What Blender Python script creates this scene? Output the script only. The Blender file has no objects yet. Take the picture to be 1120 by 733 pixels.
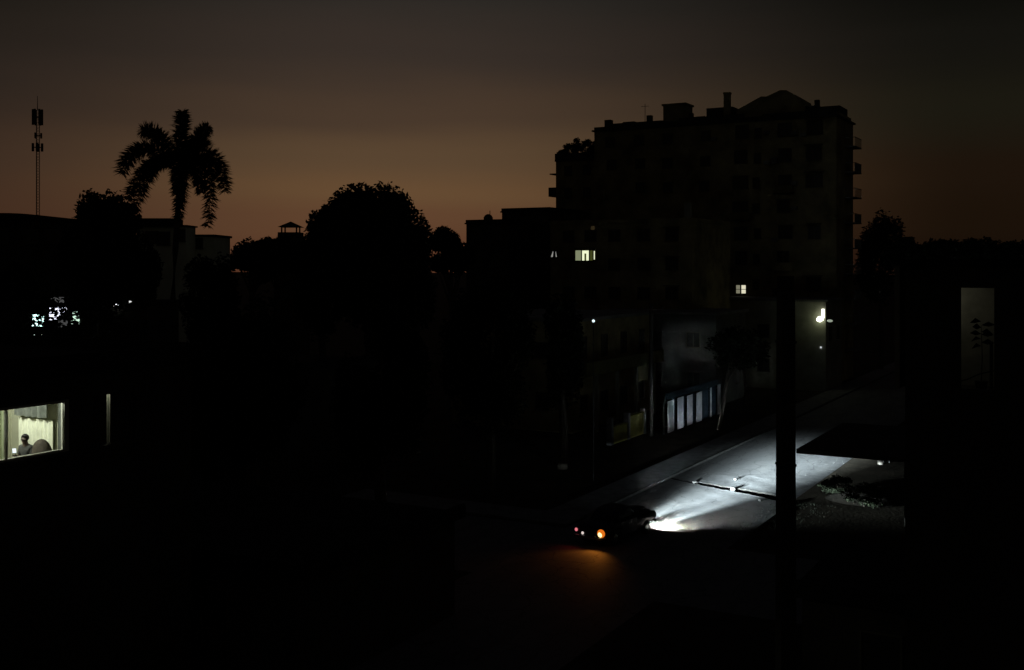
import bpy, bmesh, math, random
from mathutils import Vector, Matrix

R = math.radians
random.seed(7)
scene = bpy.context.scene
col = scene.collection

# ------------------------------------------------------------------ camera
CAMZ = 13.0
cam_d = bpy.data.cameras.new('camera')
cam = bpy.data.objects.new('camera', cam_d)
col.objects.link(cam)
cam.location = (0, 0, CAMZ)
cam.rotation_euler = (R(90), 0, 0)
cam_d.sensor_width = 36
cam_d.lens = 38.57
cam_d.shift_y = -76.5 / 1120
cam_d.clip_start = 0.1
cam_d.clip_end = 5000
scene.camera = cam

# ------------------------------------------------------------------ colour
def lin(c):
    def f(v):
        v /= 255.0
        return v / 12.92 if v <= 0.04045 else ((v + 0.055) / 1.055) ** 2.4
    return (f(c[0]), f(c[1]), f(c[2]), 1.0)

# ------------------------------------------------------------------ dusk sky (by direction only)
world = bpy.data.worlds.new('World')
scene.world = world
world.use_nodes = True
nt = world.node_tree
nt.nodes.clear()
def N(tree, t, **kw):
    n = tree.nodes.new(t)
    for k, v in kw.items():
        setattr(n, k, v)
    return n
def mathn(tree, op, a, b=None, c=None):
    n = N(tree, 'ShaderNodeMath', operation=op)
    for i, v in enumerate((a, b, c)):
        if v is None:
            continue
        if isinstance(v, (int, float)):
            n.inputs[i].default_value = v
        else:
            tree.links.new(v, n.inputs[i])
    return n.outputs[0]
def ramp(tree, fac, stops, interp='EASE'):
    n = N(tree, 'ShaderNodeValToRGB')
    n.color_ramp.interpolation = interp
    els = n.color_ramp.elements
    while len(els) > 1:
        els.remove(els[-1])
    els[0].position = stops[0][0]
    els[0].color = stops[0][1]
    for p, c in stops[1:]:
        e = els.new(p)
        e.color = c
    tree.links.new(fac, n.inputs[0])
    return n.outputs[0]
def mixc(tree, fac, a, b):
    n = N(tree, 'ShaderNodeMix', data_type='RGBA')
    tree.links.new(fac, n.inputs[0])
    tree.links.new(a, n.inputs[6])
    tree.links.new(b, n.inputs[7])
    return n.outputs[2]
tc = N(nt, 'ShaderNodeTexCoord')
sep = N(nt, 'ShaderNodeSeparateXYZ')
nt.links.new(tc.outputs['Generated'], sep.inputs[0])
nz = N(nt, 'ShaderNodeTexNoise')
nz.inputs['Scale'].default_value = 3.0
nz.inputs['Detail'].default_value = 3.0
mp = N(nt, 'ShaderNodeMapping')
mp.inputs['Scale'].default_value = (1, 1, 7)
nt.links.new(tc.outputs['Generated'], mp.inputs[0])
nt.links.new(mp.outputs[0], nz.inputs['Vector'])
wob = mathn(nt, 'MULTIPLY', mathn(nt, 'SUBTRACT', nz.outputs['Fac'], 0.5), 0.035)
el = mathn(nt, 'MULTIPLY', mathn(nt, 'ADD', mathn(nt, 'MAXIMUM', sep.outputs[2], 0.0), wob), 2.0)
az = mathn(nt, 'ARCTAN2', sep.outputs[0], sep.outputs[1])
def S(*l):
    return [(p, lin(c)) for p, c in l]
rc = ramp(nt, el, S((0, (88, 54, 35)), (.085, (95, 67, 44)), (.135, (100, 75, 48)), (.2, (88, 69, 47)), (.27, (72, 57, 42)),
                    (.38, (54, 46, 38)), (.48, (44, 41, 35)), (.75, (22, 22, 22)), (1, (12, 12, 14))))
rl = ramp(nt, el, S((0, (62, 38, 26)), (.09, (64, 44, 30)), (.18, (58, 43, 31)), (.3, (41, 34, 27)),
                    (.48, (26, 24, 18)), (.75, (16, 16, 14)), (1, (12, 12, 14))))
rr = ramp(nt, el, S((0, (23, 14, 7)), (.08, (26, 17, 8)), (.15, (28, 19, 10)), (.27, (26, 24, 15)),
                    (.38, (19, 18, 13)), (.48, (8, 9, 6)), (.75, (12, 12, 11)), (1, (12, 12, 14))))
rb = ramp(nt, el, S((0, (27, 24, 16)), (.4, (25, 23, 16)), (1, (12, 12, 14))))
def smooth(a, lo, hi):
    n = N(nt, 'ShaderNodeMapRange', interpolation_type='SMOOTHSTEP')
    nt.links.new(a, n.inputs[0])
    n.inputs[1].default_value = lo
    n.inputs[2].default_value = hi
    return n.outputs[0]
c1 = mixc(nt, smooth(az, R(-29), R(-7)), rl, rc)
c2 = mixc(nt, smooth(az, R(-5), R(23)), c1, rr)
c3 = mixc(nt, smooth(mathn(nt, 'ABSOLUTE', az), R(26), R(70)), c2, rb)
# faint physical after-glow of the sun below the horizon
sky = N(nt, 'ShaderNodeTexSky', sky_type='NISHITA')
sky.sun_disc = False
sky.sun_elevation = R(-4)
sky.sun_rotation = R(-6)
bg = N(nt, 'ShaderNodeBackground')
bg.inputs[1].default_value = 1.0
bg2 = N(nt, 'ShaderNodeBackground')
bg2.inputs[1].default_value = 0.0005
add = N(nt, 'ShaderNodeAddShader')
wo = N(nt, 'ShaderNodeOutputWorld')
tint = N(nt, 'ShaderNodeMix', data_type='RGBA', blend_type='MULTIPLY')
tint.inputs[0].default_value = 1
tint.inputs[7].default_value = (1.0, .975, 1.07, 1)
nt.links.new(c3, tint.inputs[6])
nt.links.new(tint.outputs[2], bg.inputs[0])
nt.links.new(sky.outputs[0], bg2.inputs[0])
nt.links.new(bg.outputs[0], add.inputs[0])
nt.links.new(bg2.outputs[0], add.inputs[1])
nt.links.new(add.outputs[0], wo.inputs[0])

scene.view_settings.view_transform = 'Standard'
scene.view_settings.look = 'None'
scene.view_settings.exposure = 0.0
scene.view_settings.gamma = 1.0
scene.cycles.use_denoising = True
scene.cycles.sample_clamp_indirect = 3.0

# ------------------------------------------------------------------ street grid
ANG = R(29)
s_, c_ = math.sin(ANG), math.cos(ANG)
OX, OY = 6.8, 61.7
def W(u, v):
    return (OX + u * s_ + v * c_, OY + u * c_ - v * s_)
def vpx(px, u):
    k = (px - 560) / 1200
    return (k * (OY + u * c_) - OX - u * s_) / (c_ + k * s_)
def zpy(py, d):
    return CAMZ + (290 - py) * d / 1200
def at(px, d):
    return (px - 560) / 1200 * d

# ------------------------------------------------------------------ materials
MATS = {}
def mat(name, color, rough=.8, metal=0., noise=0., nscale=2., bump=0., bscale=20., emit=None, estr=0., spec=.5, coat=0.):
    if name in MATS:
        return MATS[name]
    m = bpy.data.materials.new(name)
    m.use_nodes = True
    t = m.node_tree
    p = t.nodes['Principled BSDF']
    p.inputs['Base Color'].default_value = (*color[:3], 1)
    p.inputs['Roughness'].default_value = rough
    p.inputs['Metallic'].default_value = metal
    p.inputs['Specular IOR Level'].default_value = spec
    p.inputs['Coat Weight'].default_value = coat
    tc = N(t, 'ShaderNodeTexCoord')
    if noise:
        n = N(t, 'ShaderNodeTexNoise')
        n.inputs['Scale'].default_value = nscale
        n.inputs['Detail'].default_value = 8
        n.inputs['Roughness'].default_value = .65
        t.links.new(tc.outputs['Object'], n.inputs['Vector'])
        a = tuple(max(0, x * (1 - noise)) for x in color[:3]) + (1,)
        b = tuple(min(1, x * (1 + noise)) for x in color[:3]) + (1,)
        o = ramp(t, n.outputs['Fac'], [(.3, a), (.7, b)], 'LINEAR')
        t.links.new(o, p.inputs['Base Color'])
    if bump:
        n = N(t, 'ShaderNodeTexNoise')
        n.inputs['Scale'].default_value = bscale
        n.inputs['Detail'].default_value = 6
        t.links.new(tc.outputs['Object'], n.inputs['Vector'])
        b = N(t, 'ShaderNodeBump')
        b.inputs['Strength'].default_value = bump
        b.inputs['Distance'].default_value = .05
        t.links.new(n.outputs['Fac'], b.inputs['Height'])
        t.links.new(b.outputs[0], p.inputs['Normal'])
    if emit:
        p.inputs['Emission Color'].default_value = (*emit, 1)
        p.inputs['Emission Strength'].default_value = estr
    MATS[name] = m
    return m

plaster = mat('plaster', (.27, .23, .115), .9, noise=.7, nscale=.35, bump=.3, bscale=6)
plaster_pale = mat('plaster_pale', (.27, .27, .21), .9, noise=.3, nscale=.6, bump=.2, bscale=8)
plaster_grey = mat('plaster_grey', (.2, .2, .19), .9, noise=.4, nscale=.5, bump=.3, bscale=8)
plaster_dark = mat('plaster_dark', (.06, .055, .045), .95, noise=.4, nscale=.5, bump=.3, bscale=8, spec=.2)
plaster_yellow = mat('plaster_yellow', (.42, .38, .1), .9, noise=.35, nscale=1.2, bump=.3, bscale=10)
concrete = mat('concrete', (.2, .2, .19), .9, noise=.4, nscale=1.5, bump=.4, bscale=15)
roof_dark = mat('roof_dark', (.03, .028, .025), .95, noise=.4, nscale=1, bump=.4, bscale=10, spec=.1)
wood_dark = mat('wood_dark', (.05, .035, .025), .8, noise=.4, nscale=6)
win_frame = mat('window_frame_paint', (.1, .09, .06), .7)
glass_dark = mat('dark_glass', (.035, .033, .028), .3, spec=.5)
metal_dark = mat('dark_metal', (.06, .06, .06), .5, .6)
galv = mat('galvanised', (.45, .4, .34), .6, .3, noise=.2, nscale=.5)
bark = mat('bark', (.09, .075, .055), .95, noise=.4, nscale=4, bump=.6, bscale=14)
leaf = mat('leaf', (.028, .034, .02), .9, noise=.5, nscale=.7, spec=.1)
palm_leaf = mat('palm_leaf', (.03, .045, .02), .9, noise=.4, nscale=1, spec=.1)
soil = mat('soil', (.06, .05, .035), 1, noise=.5, nscale=.4, bump=.7, bscale=5, spec=.1)
white_paint = mat('white_paint', (.72, .74, .72), .7, noise=.12, nscale=2.5, bump=.1)
blue_paint = mat('blue_paint', (.03, .055, .075), .7, noise=.3, nscale=2)
grass_m = mat('grass_blades', (.04, .044, .03), .9, noise=.3, nscale=3, spec=.2)
kerb_m = mat('kerb_stone', (.11, .11, .1), .95, noise=.4, nscale=2, bump=.4, bscale=12)
stone_m = mat('rubble', (.17, .165, .15), .9, noise=.3, nscale=5, bump=.5, bscale=12)
chrome = mat('chrome', (.5, .5, .5), .2, 1.)
rubber = mat('rubber', (.012, .012, .012), .85)

def glass_clear():
    m = bpy.data.materials.new('clear_glass')
    m.use_nodes = True
    t = m.node_tree
    t.nodes.clear()
    tr = N(t, 'ShaderNodeBsdfTransparent')
    tr.inputs[0].default_value = (.9, .93, .9, 1)
    g = N(t, 'ShaderNodeBsdfGlossy')
    g.inputs['Roughness'].default_value = .05
    f = N(t, 'ShaderNodeFresnel')
    mx = N(t, 'ShaderNodeMixShader')
    o = N(t, 'ShaderNodeOutputMaterial')
    t.links.new(f.outputs[0], mx.inputs[0])
    t.links.new(tr.outputs[0], mx.inputs[1])
    t.links.new(g.outputs[0], mx.inputs[2])
    t.links.new(mx.outputs[0], o.inputs[0])
    return m
clear = glass_clear()

def emis(name, color, strength):
    return mat(name, (.05, .05, .05), .5, emit=color, estr=strength)

def asphalt_mat():
    m = bpy.data.materials.new('asphalt')
    m.use_nodes = True
    t = m.node_tree
    p = t.nodes['Principled BSDF']
    tc = N(t, 'ShaderNodeTexCoord')
    a = N(t, 'ShaderNodeTexNoise'); a.inputs['Scale'].default_value = .35; a.inputs['Detail'].default_value = 9; a.inputs['Roughness'].default_value = .7
    mp = N(t, 'ShaderNodeMapping'); mp.inputs['Scale'].default_value = (1.6, .35, 1)      # worn along the wheel tracks
    t.links.new(tc.outputs['Object'], mp.inputs[0]); t.links.new(mp.outputs[0], a.inputs['Vector'])
    b = N(t, 'ShaderNodeTexNoise'); b.inputs['Scale'].default_value = 26; b.inputs['Detail'].default_value = 8
    t.links.new(tc.outputs['Object'], b.inputs['Vector'])
    c = N(t, 'ShaderNodeTexNoise'); c.inputs['Scale'].default_value = 2.2; c.inputs['Detail'].default_value = 6
    t.links.new(tc.outputs['Object'], c.inputs['Vector'])
    base = ramp(t, a.outputs['Fac'], [(.3, (.12, .12, .12, 1)), (.5, (.18, .18, .175, 1)), (.72, (.25, .247, .235, 1))], 'LINEAR')
    gr = ramp(t, b.outputs['Fac'], [(.35, (.72, .72, .72, 1)), (.7, (1.25, 1.25, 1.25, 1))], 'LINEAR')
    mx = N(t, 'ShaderNodeMix', data_type='RGBA', blend_type='MULTIPLY'); mx.inputs[0].default_value = 1
    t.links.new(base, mx.inputs[6]); t.links.new(gr, mx.inputs[7])
    # cracks
    vo = N(t, 'ShaderNodeTexVoronoi', feature='DISTANCE_TO_EDGE'); vo.inputs['Scale'].default_value = .55
    dv = N(t, 'ShaderNodeMix', data_type='RGBA', blend_type='LINEAR_LIGHT'); dv.inputs[0].default_value = .25
    t.links.new(tc.outputs['Object'], dv.inputs[6]); t.links.new(c.outputs['Color'], dv.inputs[7])
    t.links.new(dv.outputs[2], vo.inputs['Vector'])
    cr = ramp(t, vo.outputs['Distance'], [(.0, (.35, .35, .35, 1)), (.018, (1, 1, 1, 1))], 'LINEAR')
    m2 = N(t, 'ShaderNodeMix', data_type='RGBA', blend_type='MULTIPLY'); m2.inputs[0].default_value = 1
    t.links.new(mx.outputs[2], m2.inputs[6]); t.links.new(cr, m2.inputs[7])
    t.links.new(m2.outputs[2], p.inputs['Base Color'])
    p.inputs['Roughness'].default_value = .75
    p.inputs['Specular IOR Level'].default_value = .35
    h = mathn(t, 'ADD', mathn(t, 'MULTIPLY', b.outputs['Fac'], .25), mathn(t, 'MULTIPLY', c.outputs['Fac'], 1.2))
    bp = N(t, 'ShaderNodeBump'); bp.inputs['Strength'].default_value = .5; bp.inputs['Distance'].default_value = .02
    t.links.new(h, bp.inputs['Height']); t.links.new(bp.outputs[0], p.inputs['Normal'])
    return m
asphalt = asphalt_mat()

# ------------------------------------------------------------------ mesh helpers
class MB:
    def __init__(s):
        s.v = []; s.f = []
    def add(s, vs, fs):
        n = len(s.v)
        s.v += [tuple(v) for v in vs]
        s.f += [tuple(i + n for i in f) for f in fs]
        return s
    def box(s, x0, x1, y0, y1, z0, z1):
        return s.add([(x0, y0, z0), (x1, y0, z0), (x1, y1, z0), (x0, y1, z0), (x0, y0, z1), (x1, y0, z1), (x1, y1, z1), (x0, y1, z1)],
                     [(0, 3, 2, 1), (4, 5, 6, 7), (0, 1, 5, 4), (1, 2, 6, 5), (2, 3, 7, 6), (3, 0, 4, 7)])
    def tube(s, pts, rad, seg=8, cap=True):
        pts = [Vector(p) for p in pts]
        rr = rad if isinstance(rad, (list, tuple)) else [rad] * len(pts)
        vs, fs = [], []
        up = Vector((0, 0, 1))
        for i, p in enumerate(pts):
            d = (pts[min(i + 1, len(pts) - 1)] - pts[max(i - 1, 0)])
            d.normalize()
            a = d.cross(up)
            if a.length < .05:
                a = d.cross(Vector((1, 0, 0)))
            a.normalize()
            b = d.cross(a)
            for k in range(seg):
                t = 2 * math.pi * k / seg
                vs.append(p + (a * math.cos(t) + b * math.sin(t)) * rr[i])
        for i in range(len(pts) - 1):
            for k in range(seg):
                q = (k + 1) % seg
                fs.append((i * seg + k, i * seg + q, (i + 1) * seg + q, (i + 1) * seg + k))
        if cap:
            fs.append(tuple(range(seg)))
            fs.append(tuple(range((len(pts) - 1) * seg, len(pts) * seg))[::-1])
        return s.add(vs, fs)
    def ball(s, c, r, sx=1, sy=1, sz=1, nu=12, nv=8, jit=0):
        vs, fs = [], []
        for j in range(nv + 1):
            ph = math.pi * j / nv
            for i in range(nu):
                th = 2 * math.pi * i / nu
                k = r * (1 + random.uniform(-jit, jit))
                vs.append((c[0] + k * sx * math.sin(ph) * math.cos(th), c[1] + k * sy * math.sin(ph) * math.sin(th), c[2] + k * sz * math.cos(ph)))
        for j in range(nv):
            for i in range(nu):
                q = (i + 1) % nu
                fs.append((j * nu + i, (j + 1) * nu + i, (j + 1) * nu + q, j * nu + q))
        return s.add(vs, fs)
    def quad(s, a, b, c, d):
        return s.add([a, b, c, d], [(0, 1, 2, 3)])
    def build(s, name, m, parent=None, smooth=False):
        me = bpy.data.meshes.new(name)
        me.from_pydata(s.v, [], s.f)
        me.materials.append(m)
        if smooth:
            me.polygons.foreach_set('use_smooth', [True] * len(me.polygons))
        me.update()
        o = bpy.data.objects.new(name, me)
        col.objects.link(o)
        if parent:
            o.parent = parent
        return o

def tag(o, label=None, cat=None, group=None, kind=None):
    if label: o['label'] = label
    if cat: o['category'] = cat
    if group: o['group'] = group
    if kind: o['kind'] = kind
    return o
def thing(name, label, cat, loc, rz=0, group=None):
    o = bpy.data.objects.new(name, None)
    col.objects.link(o)
    o.empty_display_size = .5
    o.location = loc
    o.rotation_euler = (0, 0, rz)
    return tag(o, label, cat, group)
def gthing(name, label, cat, u, v, z=0, group=None):
    x, y = W(u, v)
    return thing(name, label, cat, (x, y, z), -ANG, group)
def copy_tree(o, parent=None):
    c = o.copy(); col.objects.link(c); c.parent = parent
    for ch in list(o.children):
        copy_tree(ch, c)
    return c
def lamp(name, kind, loc, energy, color, parent=None, radius=.05, **kw):
    d = bpy.data.lights.new(name, kind)
    d.energy = energy
    d.color = color
    d.shadow_soft_size = radius
    for k, v in kw.items():
        setattr(d, k, v)
    o = bpy.data.objects.new(name, d)
    col.objects.link(o)
    o.location = loc
    if parent:
        o.parent = parent
    return o

# ------------------------------------------------------------------ ground, road, pavements
RW = 8.2                    # carriageway width
HU0, HU1 = -1.0, 9.0        # stretch of road holding the open trench
def grid_obj(name, mb, m):
    o = mb.build(name, m)
    x, y = W(0, 0)
    o.location = (x, y, 0)
    o.rotation_euler = (0, 0, -ANG)
    return o      # local x = v, local y = u
g = MB()
BIG = 1500
vs = [-BIG, 0.0, RW, BIG]; us = [-BIG, HU0, HU1, BIG]
for i in range(3):
    for j in range(3):
        if i == 1 and j == 1:
            continue
        g.quad((vs[i], us[j], 0), (vs[i + 1], us[j], 0), (vs[i + 1], us[j + 1], 0), (vs[i], us[j + 1], 0))
tag(grid_obj('ground', g, soil), kind='structure')

# road: plain ends and a finely meshed middle with the trench dug into it
tr_pts = [(-.2, 6.1), (.84, 5.55), (2.2, 5.25), (3.6, 4.75), (5.0, 4.35), (6.3, 3.95), (7.2, 3.45), (8.3, 3.0)]   # (v, u)
def trench_depth(v, u):
    best = 9
    for (a, b), (c, d) in zip(tr_pts, tr_pts[1:]):
        dx, dy = c - a, d - b
        t = max(0, min(1, ((v - a) * dx + (u - b) * dy) / (dx * dx + dy * dy)))
        px, py = a + t * dx, b + t * dy
        q = math.hypot(v - px, u - py)
        if q < best:
            best = q; along = px
    wdt = .13 + .05 * along + .045 * math.sin(along * 5.3) + .03 * math.sin(along * 13)
    ends = max(0., min(1., (along - .9) / 1.1))
    wdt *= .35 + .65 * ends
    k = (best - wdt) / .09
    dep = 0.
    if k < 0: dep = -1.
    elif k < 1: dep = -(1 - k) ** 2 * (1 + k)
    lip = .006 * math.exp(-((best - wdt - .16) / .12) ** 2)
    return dep * (.10 + .16 * ends) + lip * ends
r = MB()
for a, b in ((-60, HU0), (HU1, 260)):
    r.quad((0, a, .006), (RW, a, .006), (RW, b, .006), (0, b, .006))
st = .055
nv_ = int(RW / st); nu_ = int((HU1 - HU0) / st)
vs = []; fs = []
rnd = random.Random(3)
for j in range(nu_ + 1):
    for i in range(nv_ + 1):
        v = RW * i / nv_; u = HU0 + (HU1 - HU0) * j / nu_
        z = trench_depth(v, u)
        edge = min(i, nv_ - i, j, nu_ - j)
        z += .006 * math.sin(v * 2.1 + u) * math.sin(u * 1.7) + (rnd.uniform(-.02, .02) if z < -.05 else rnd.uniform(-.0015, .0015))
        if edge == 0 or (z > -.02 and edge < 3):
            z = 0
        vs.append((v, u, .006 + z))
for j in range(nu_):
    for i in range(nv_):
        a = j * (nv_ + 1) + i
        fs.append((a, a + 1, a + nv_ + 2, a + nv_ + 1))
r.add(vs, fs)
rd = grid_obj('road', r, asphalt)
rd.data.materials.append(mat('trench_shade', (.02, .019, .017), .95, noise=.4, nscale=8, spec=.1))  # near-black put on the trench faces in place of their shadow
for pl in rd.data.polygons:
    if len(rd.data.polygons) > 10 and min(rd.data.vertices[q].co.z for q in pl.vertices) < -.012:
        pl.material_index = 1
tag(rd, kind='structure')
# side street the car turned out of
r = MB()
for a, b in ((-25, -.004), (RW + .004, 60)):
    r.quad((a, -17.5, .004), (b, -17.5, .004), (b, -8.5, .004), (a, -8.5, .004))
tag(grid_obj('side_street', r, asphalt), kind='structure')
# pavements with kerbs
p = MB()
p.box(-2.3, -.17, -6, 150, 0, .12)
p.box(-14, -.2, -8.3, -6.02, 0, .12)
tag(grid_obj('pavement', p, concrete), kind='structure')
p = MB()
u = -6
while u < 60:
    p.box(-.155, -.0, u, u + 1.17, 0, .14)
    u += 1.19
tag(grid_obj('kerb', p, kerb_m), kind='structure')
p = MB()
u = -7
while u < 2.5:
    p.box(RW + .0, RW + .155, u, u + 1.1, 0, .09)
    u += 1.13
tag(grid_obj('kerb', p, kerb_m), kind='structure')

# weeds on the verge by the right kerb
gb = MB()
rnd = random.Random(11)
for k in range(1700):
    v = RW + .2 + abs(rnd.gauss(0, 1.1)); u = rnd.uniform(-7.5, 3)
    if rnd.random() < .35:
        v = RW - rnd.random() ** 2 * .9
    if math.sin(v * 3.1 + 1) * math.sin(u * 2.3) < -.25:
        continue
    h = rnd.uniform(.03, .13); a = rnd.uniform(0, 6.28); w = rnd.uniform(.008, .02)
    dx, dy = math.cos(a) * w, math.sin(a) * w
    lx, ly = rnd.gauss(0, .06), rnd.gauss(0, .06)
    gb.add([(v - dx, u - dy, 0), (v + dx, u + dy, 0), (v + lx, u + ly, h)], [(0, 1, 2)])
tag(grid_obj('weeds', gb, grass_m), kind='stuff')
# grit scattered along the road edges
gb = MB()
for k in range(170):
    u = rnd.uniform(-6, 30)
    v = rnd.choice([RW - abs(rnd.gauss(0, .8)), abs(rnd.gauss(0, .25)), RW - rnd.uniform(0, 3)])
    if HU0 - .2 < u < HU1 and trench_depth(v, u) < -.01:
        continue
    s = rnd.uniform(.006, .02)
    gb.box(v - s, v + s, u - s, u + s, .004, .006 + s * .5)
tag(grid_obj('gravel', gb, concrete), kind='stuff')

# chunks of broken asphalt lying in and by the trench
def chunk(label, v, u, s, seed, z=-.2, m=stone_m):
    rn = random.Random(seed)
    b = bmesh.new()
    bmesh.ops.create_icosphere(b, subdivisions=2, radius=s)
    for vv in b.verts:
        k = 1 + rn.uniform(-.22, .22)
        vv.co = Vector((vv.co.x * k * 1.2, vv.co.y * k * .8, vv.co.z * k * .7))
    me = bpy.data.meshes.new('rubble_chunk'); b.to_mesh(me); b.free()
    me.materials.append(m)
    o = bpy.data.objects.new('rubble_chunk', me); col.objects.link(o)
    x, y = W(u, v)
    o.location = (x, y, z + s * .6); o.rotation_euler = (0, 0, rn.uniform(0, 3))
    tag(o, label, 'rubble', 'broken pieces by the road trench')
chunk('pale stone chunk bridging the trench near its left end', 1.75, 5.3, .15, 1, -.1)
chunk('larger pale stone chunk in the middle of the trench', 4.35, 4.5, .2, 2, -.14)
chunk('small loose stone on the lit asphalt above the trench', 3.6, 7.3, .07, 3, .0)
chunk('small loose stone below the trench near the right edge of the road', 6.6, 2.2, .08, 4, .0)

# heap of earth on the right of the road, dark against the lit asphalt
hp = MB()
rn = random.Random(5)
n = 26
vs = []; fs = []
for j in range(n):
    for i in range(n):
        a, b = i / (n - 1) * 2 - 1, j / (n - 1) * 2 - 1
        q = max(0, 1 - (a * a + b * b))
        vs.append((a * 2.1, b * 1.6, q ** .8 * .38 * (1 + rn.uniform(-.06, .06)) - .02))
for j in range(n - 1):
    for i in range(n - 1):
        k = j * n + i
        fs.append((k, k + 1, k + n + 1, k + n))
hp.add(vs, fs)
o = hp.build('earth_heap', mat('dark_earth', (.03, .026, .02), 1, noise=.4, nscale=2, bump=.4, bscale=6, spec=.1), None, True)
x, y = W(5.2, 11.6); o.location = (x, y, 0); o.rotation_euler = (0, 0, -ANG)
tag(o, 'low dark heap of earth beside the road near the canopy', 'earth heap')

# ------------------------------------------------------------------ trees
def crown_mesh(cx, cy, cz, rx, ry, rz, n, ls, seed, clumps=26, flat=0.0):
    rn = random.Random(seed)
    cl = []
    for _ in range(clumps):
        while True:
            a, b, c = rn.uniform(-1, 1), rn.uniform(-1, 1), rn.uniform(-1, 1)
            q = (abs(a) ** 2.6 + abs(b) ** 2.6 + abs(c) ** 2.6) ** (1 / 2.6)
            if .1 < q < 1: break
        kr = rn.uniform(.28, .42)
        k = (1.02 - kr) * rn.choice((1, 1, 1, .55)) / q * rn.uniform(.9, 1.06)
        cl.append((cx + a * rx * k, cy + b * ry * k, cz + c * rz * k, kr))
    m = MB()
    for i in range(n):
        x, y, z, k = cl[i % clumps]
        a, b, c = rn.gauss(0, 1), rn.gauss(0, 1), rn.gauss(0, 1)
        l = math.sqrt(a * a + b * b + c * c) + 1e-6
        q = rn.random() ** .4 * (1 + rn.gauss(0, .08))
        px, py, pz = x + a / l * k * rx * q, y + b / l * k * ry * q, z + c / l * k * rz * q
        s = ls * rn.uniform(.5, 1.3)
        t1 = Vector((rn.gauss(0, 1), rn.gauss(0, 1), rn.gauss(0, .7))).normalized()
        t2 = t1.cross(Vector((rn.gauss(0, 1), rn.gauss(0, 1), rn.gauss(0, 1)))).normalized()
        p0 = Vector((px, py, pz))
        m.quad(p0 - t1 * s, p0 - t2 * s * .45, p0 + t1 * s, p0 + t2 * s * .45)
    return m
def tree(name, label, x, y, h, rx, rz, n=6000, ls=.22, seed=1, clumps=26, lean=(0, 0), ry=None, base=0, group=None, tr=.28):
    t = thing(name, label, 'tree', (x, y, base), 0, group)
    rn = random.Random(seed + 100)
    ry = ry or rx
    cz = h - rz
    m = MB()
    top = (lean[0], lean[1], cz - rz * .1)
    m.tube([(0, 0, 0), (lean[0] * .3 + .1, lean[1] * .3, cz * .35), (lean[0] * .7 - .1, lean[1] * .7, cz * .7), top],
           [tr * 1.25, tr, tr * .8, tr * .45], 9)
    for k in range(7):
        a = k * 2.4 + rn.uniform(-.4, .4)
        z0 = cz * rn.uniform(.55, .85)
        f = z0 / max(cz, .1)
        p0 = (lean[0] * f, lean[1] * f, z0)
        p2 = (lean[0] + math.cos(a) * rx * .7, lean[1] + math.sin(a) * ry * .7, cz + rn.uniform(-.3, .5) * rz)
        pm = ((p0[0] + p2[0]) / 2, (p0[1] + p2[1]) / 2, (p0[2] + p2[2]) / 2 - .2)
        m.tube([p0, pm, p2], [tr * .45, tr * .28, tr * .08], 6)
    m.build('trunk', bark, t)
    crown_mesh(lean[0], lean[1], cz, rx, ry, rz, n, ls, seed, clumps).build('crown', leaf, t)
    return t
def ptree(name, label, px0, px1, pytop, d, **kw):
    """a tree standing at distance d whose crown spans these columns of the view"""
    x = at((px0 + px1) / 2, d); rx = (px1 - px0) / 2 / 1200 * d
    h = zpy(pytop, d)
    rz = kw.pop('rz', min(rx * .9, h * .42))
    return tree(name, label, x, d, h, rx, rz, **kw)

ptree('shade_tree', 'broad round-topped tree rising highest in the middle of the skyline', 344, 466, 200, 75, n=60000, ls=.21, seed=6, clumps=80, rz=4.9, tr=.4)
ptree('shade_tree', 'lower dark tree joined to the left flank of the broad middle tree', 322, 384, 222, 73, n=9000, ls=.2, seed=9, rz=4.5)
ptree('shade_tree', 'lower dark tree joined to the right flank of the broad middle tree', 426, 484, 220, 76, n=9000, ls=.2, seed=19, rz=4.5)
ptree('round_tree', 'dense round tree between the flat roofed house and the palm', 68, 156, 208, 64, n=34000, ls=.19, seed=15, clumps=60, rz=4.0)
ptree('round_tree', 'low spreading tree just left of the palm trunk base', 128, 176, 252, 70, n=7000, ls=.16, seed=13, rz=3)
ptree('distant_tree', 'low wispy tree right of the pale building, nearest to it', 248, 304, 260, 110, n=8000, ls=.24, seed=21, rz=2.4)
ptree('distant_tree', 'small low tree in front of the roof with the little pavilion', 280, 328, 257, 112, n=7000, ls=.24, seed=22, rz=2.2)
ptree('distant_tree', 'low tree between the pavilion roof and the broad middle tree', 308, 352, 252, 108, n=7000, ls=.24, seed=23, rz=2.6)
ptree('distant_tree', 'small tree in the gap between the broad tree and the stepped flat building', 466, 522, 246, 104, n=9000, ls=.25, seed=24, rz=2.4)
ptree('distant_tree', 'ragged tree against the right side of the apartment tower', 934, 992, 229, 136, n=9000, ls=.26, seed=25, rz=6)
ptree('distant_tree', 'low tree right of the tower, first of the far row', 962, 1030, 259, 120, n=9000, ls=.28, seed=26, rz=2.6)
ptree('distant_tree', 'low tree in the middle of the far right row', 1004, 1062, 262, 124, n=8000, ls=.28, seed=27, rz=2.4)
ptree('distant_tree', 'wide low tree near the end of the far right row', 1044, 1104, 260, 122, n=8000, ls=.28, seed=28, rz=2.6)
ptree('distant_tree', 'tree at the far right edge of the picture on the skyline', 1082, 1146, 263, 118, n=8000, ls=.28, seed=29, rz=2.4)
ptree('distant_tree', 'hedge-like tree below the pale building and palm', 196, 262, 273, 84, n=8000, ls=.22, seed=30, rz=4)
ptree('distant_tree', 'dark tree at the left edge in front of the flat roofed house', -30, 50, 286, 70, n=8000, ls=.2, seed=31, rz=4)
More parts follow.
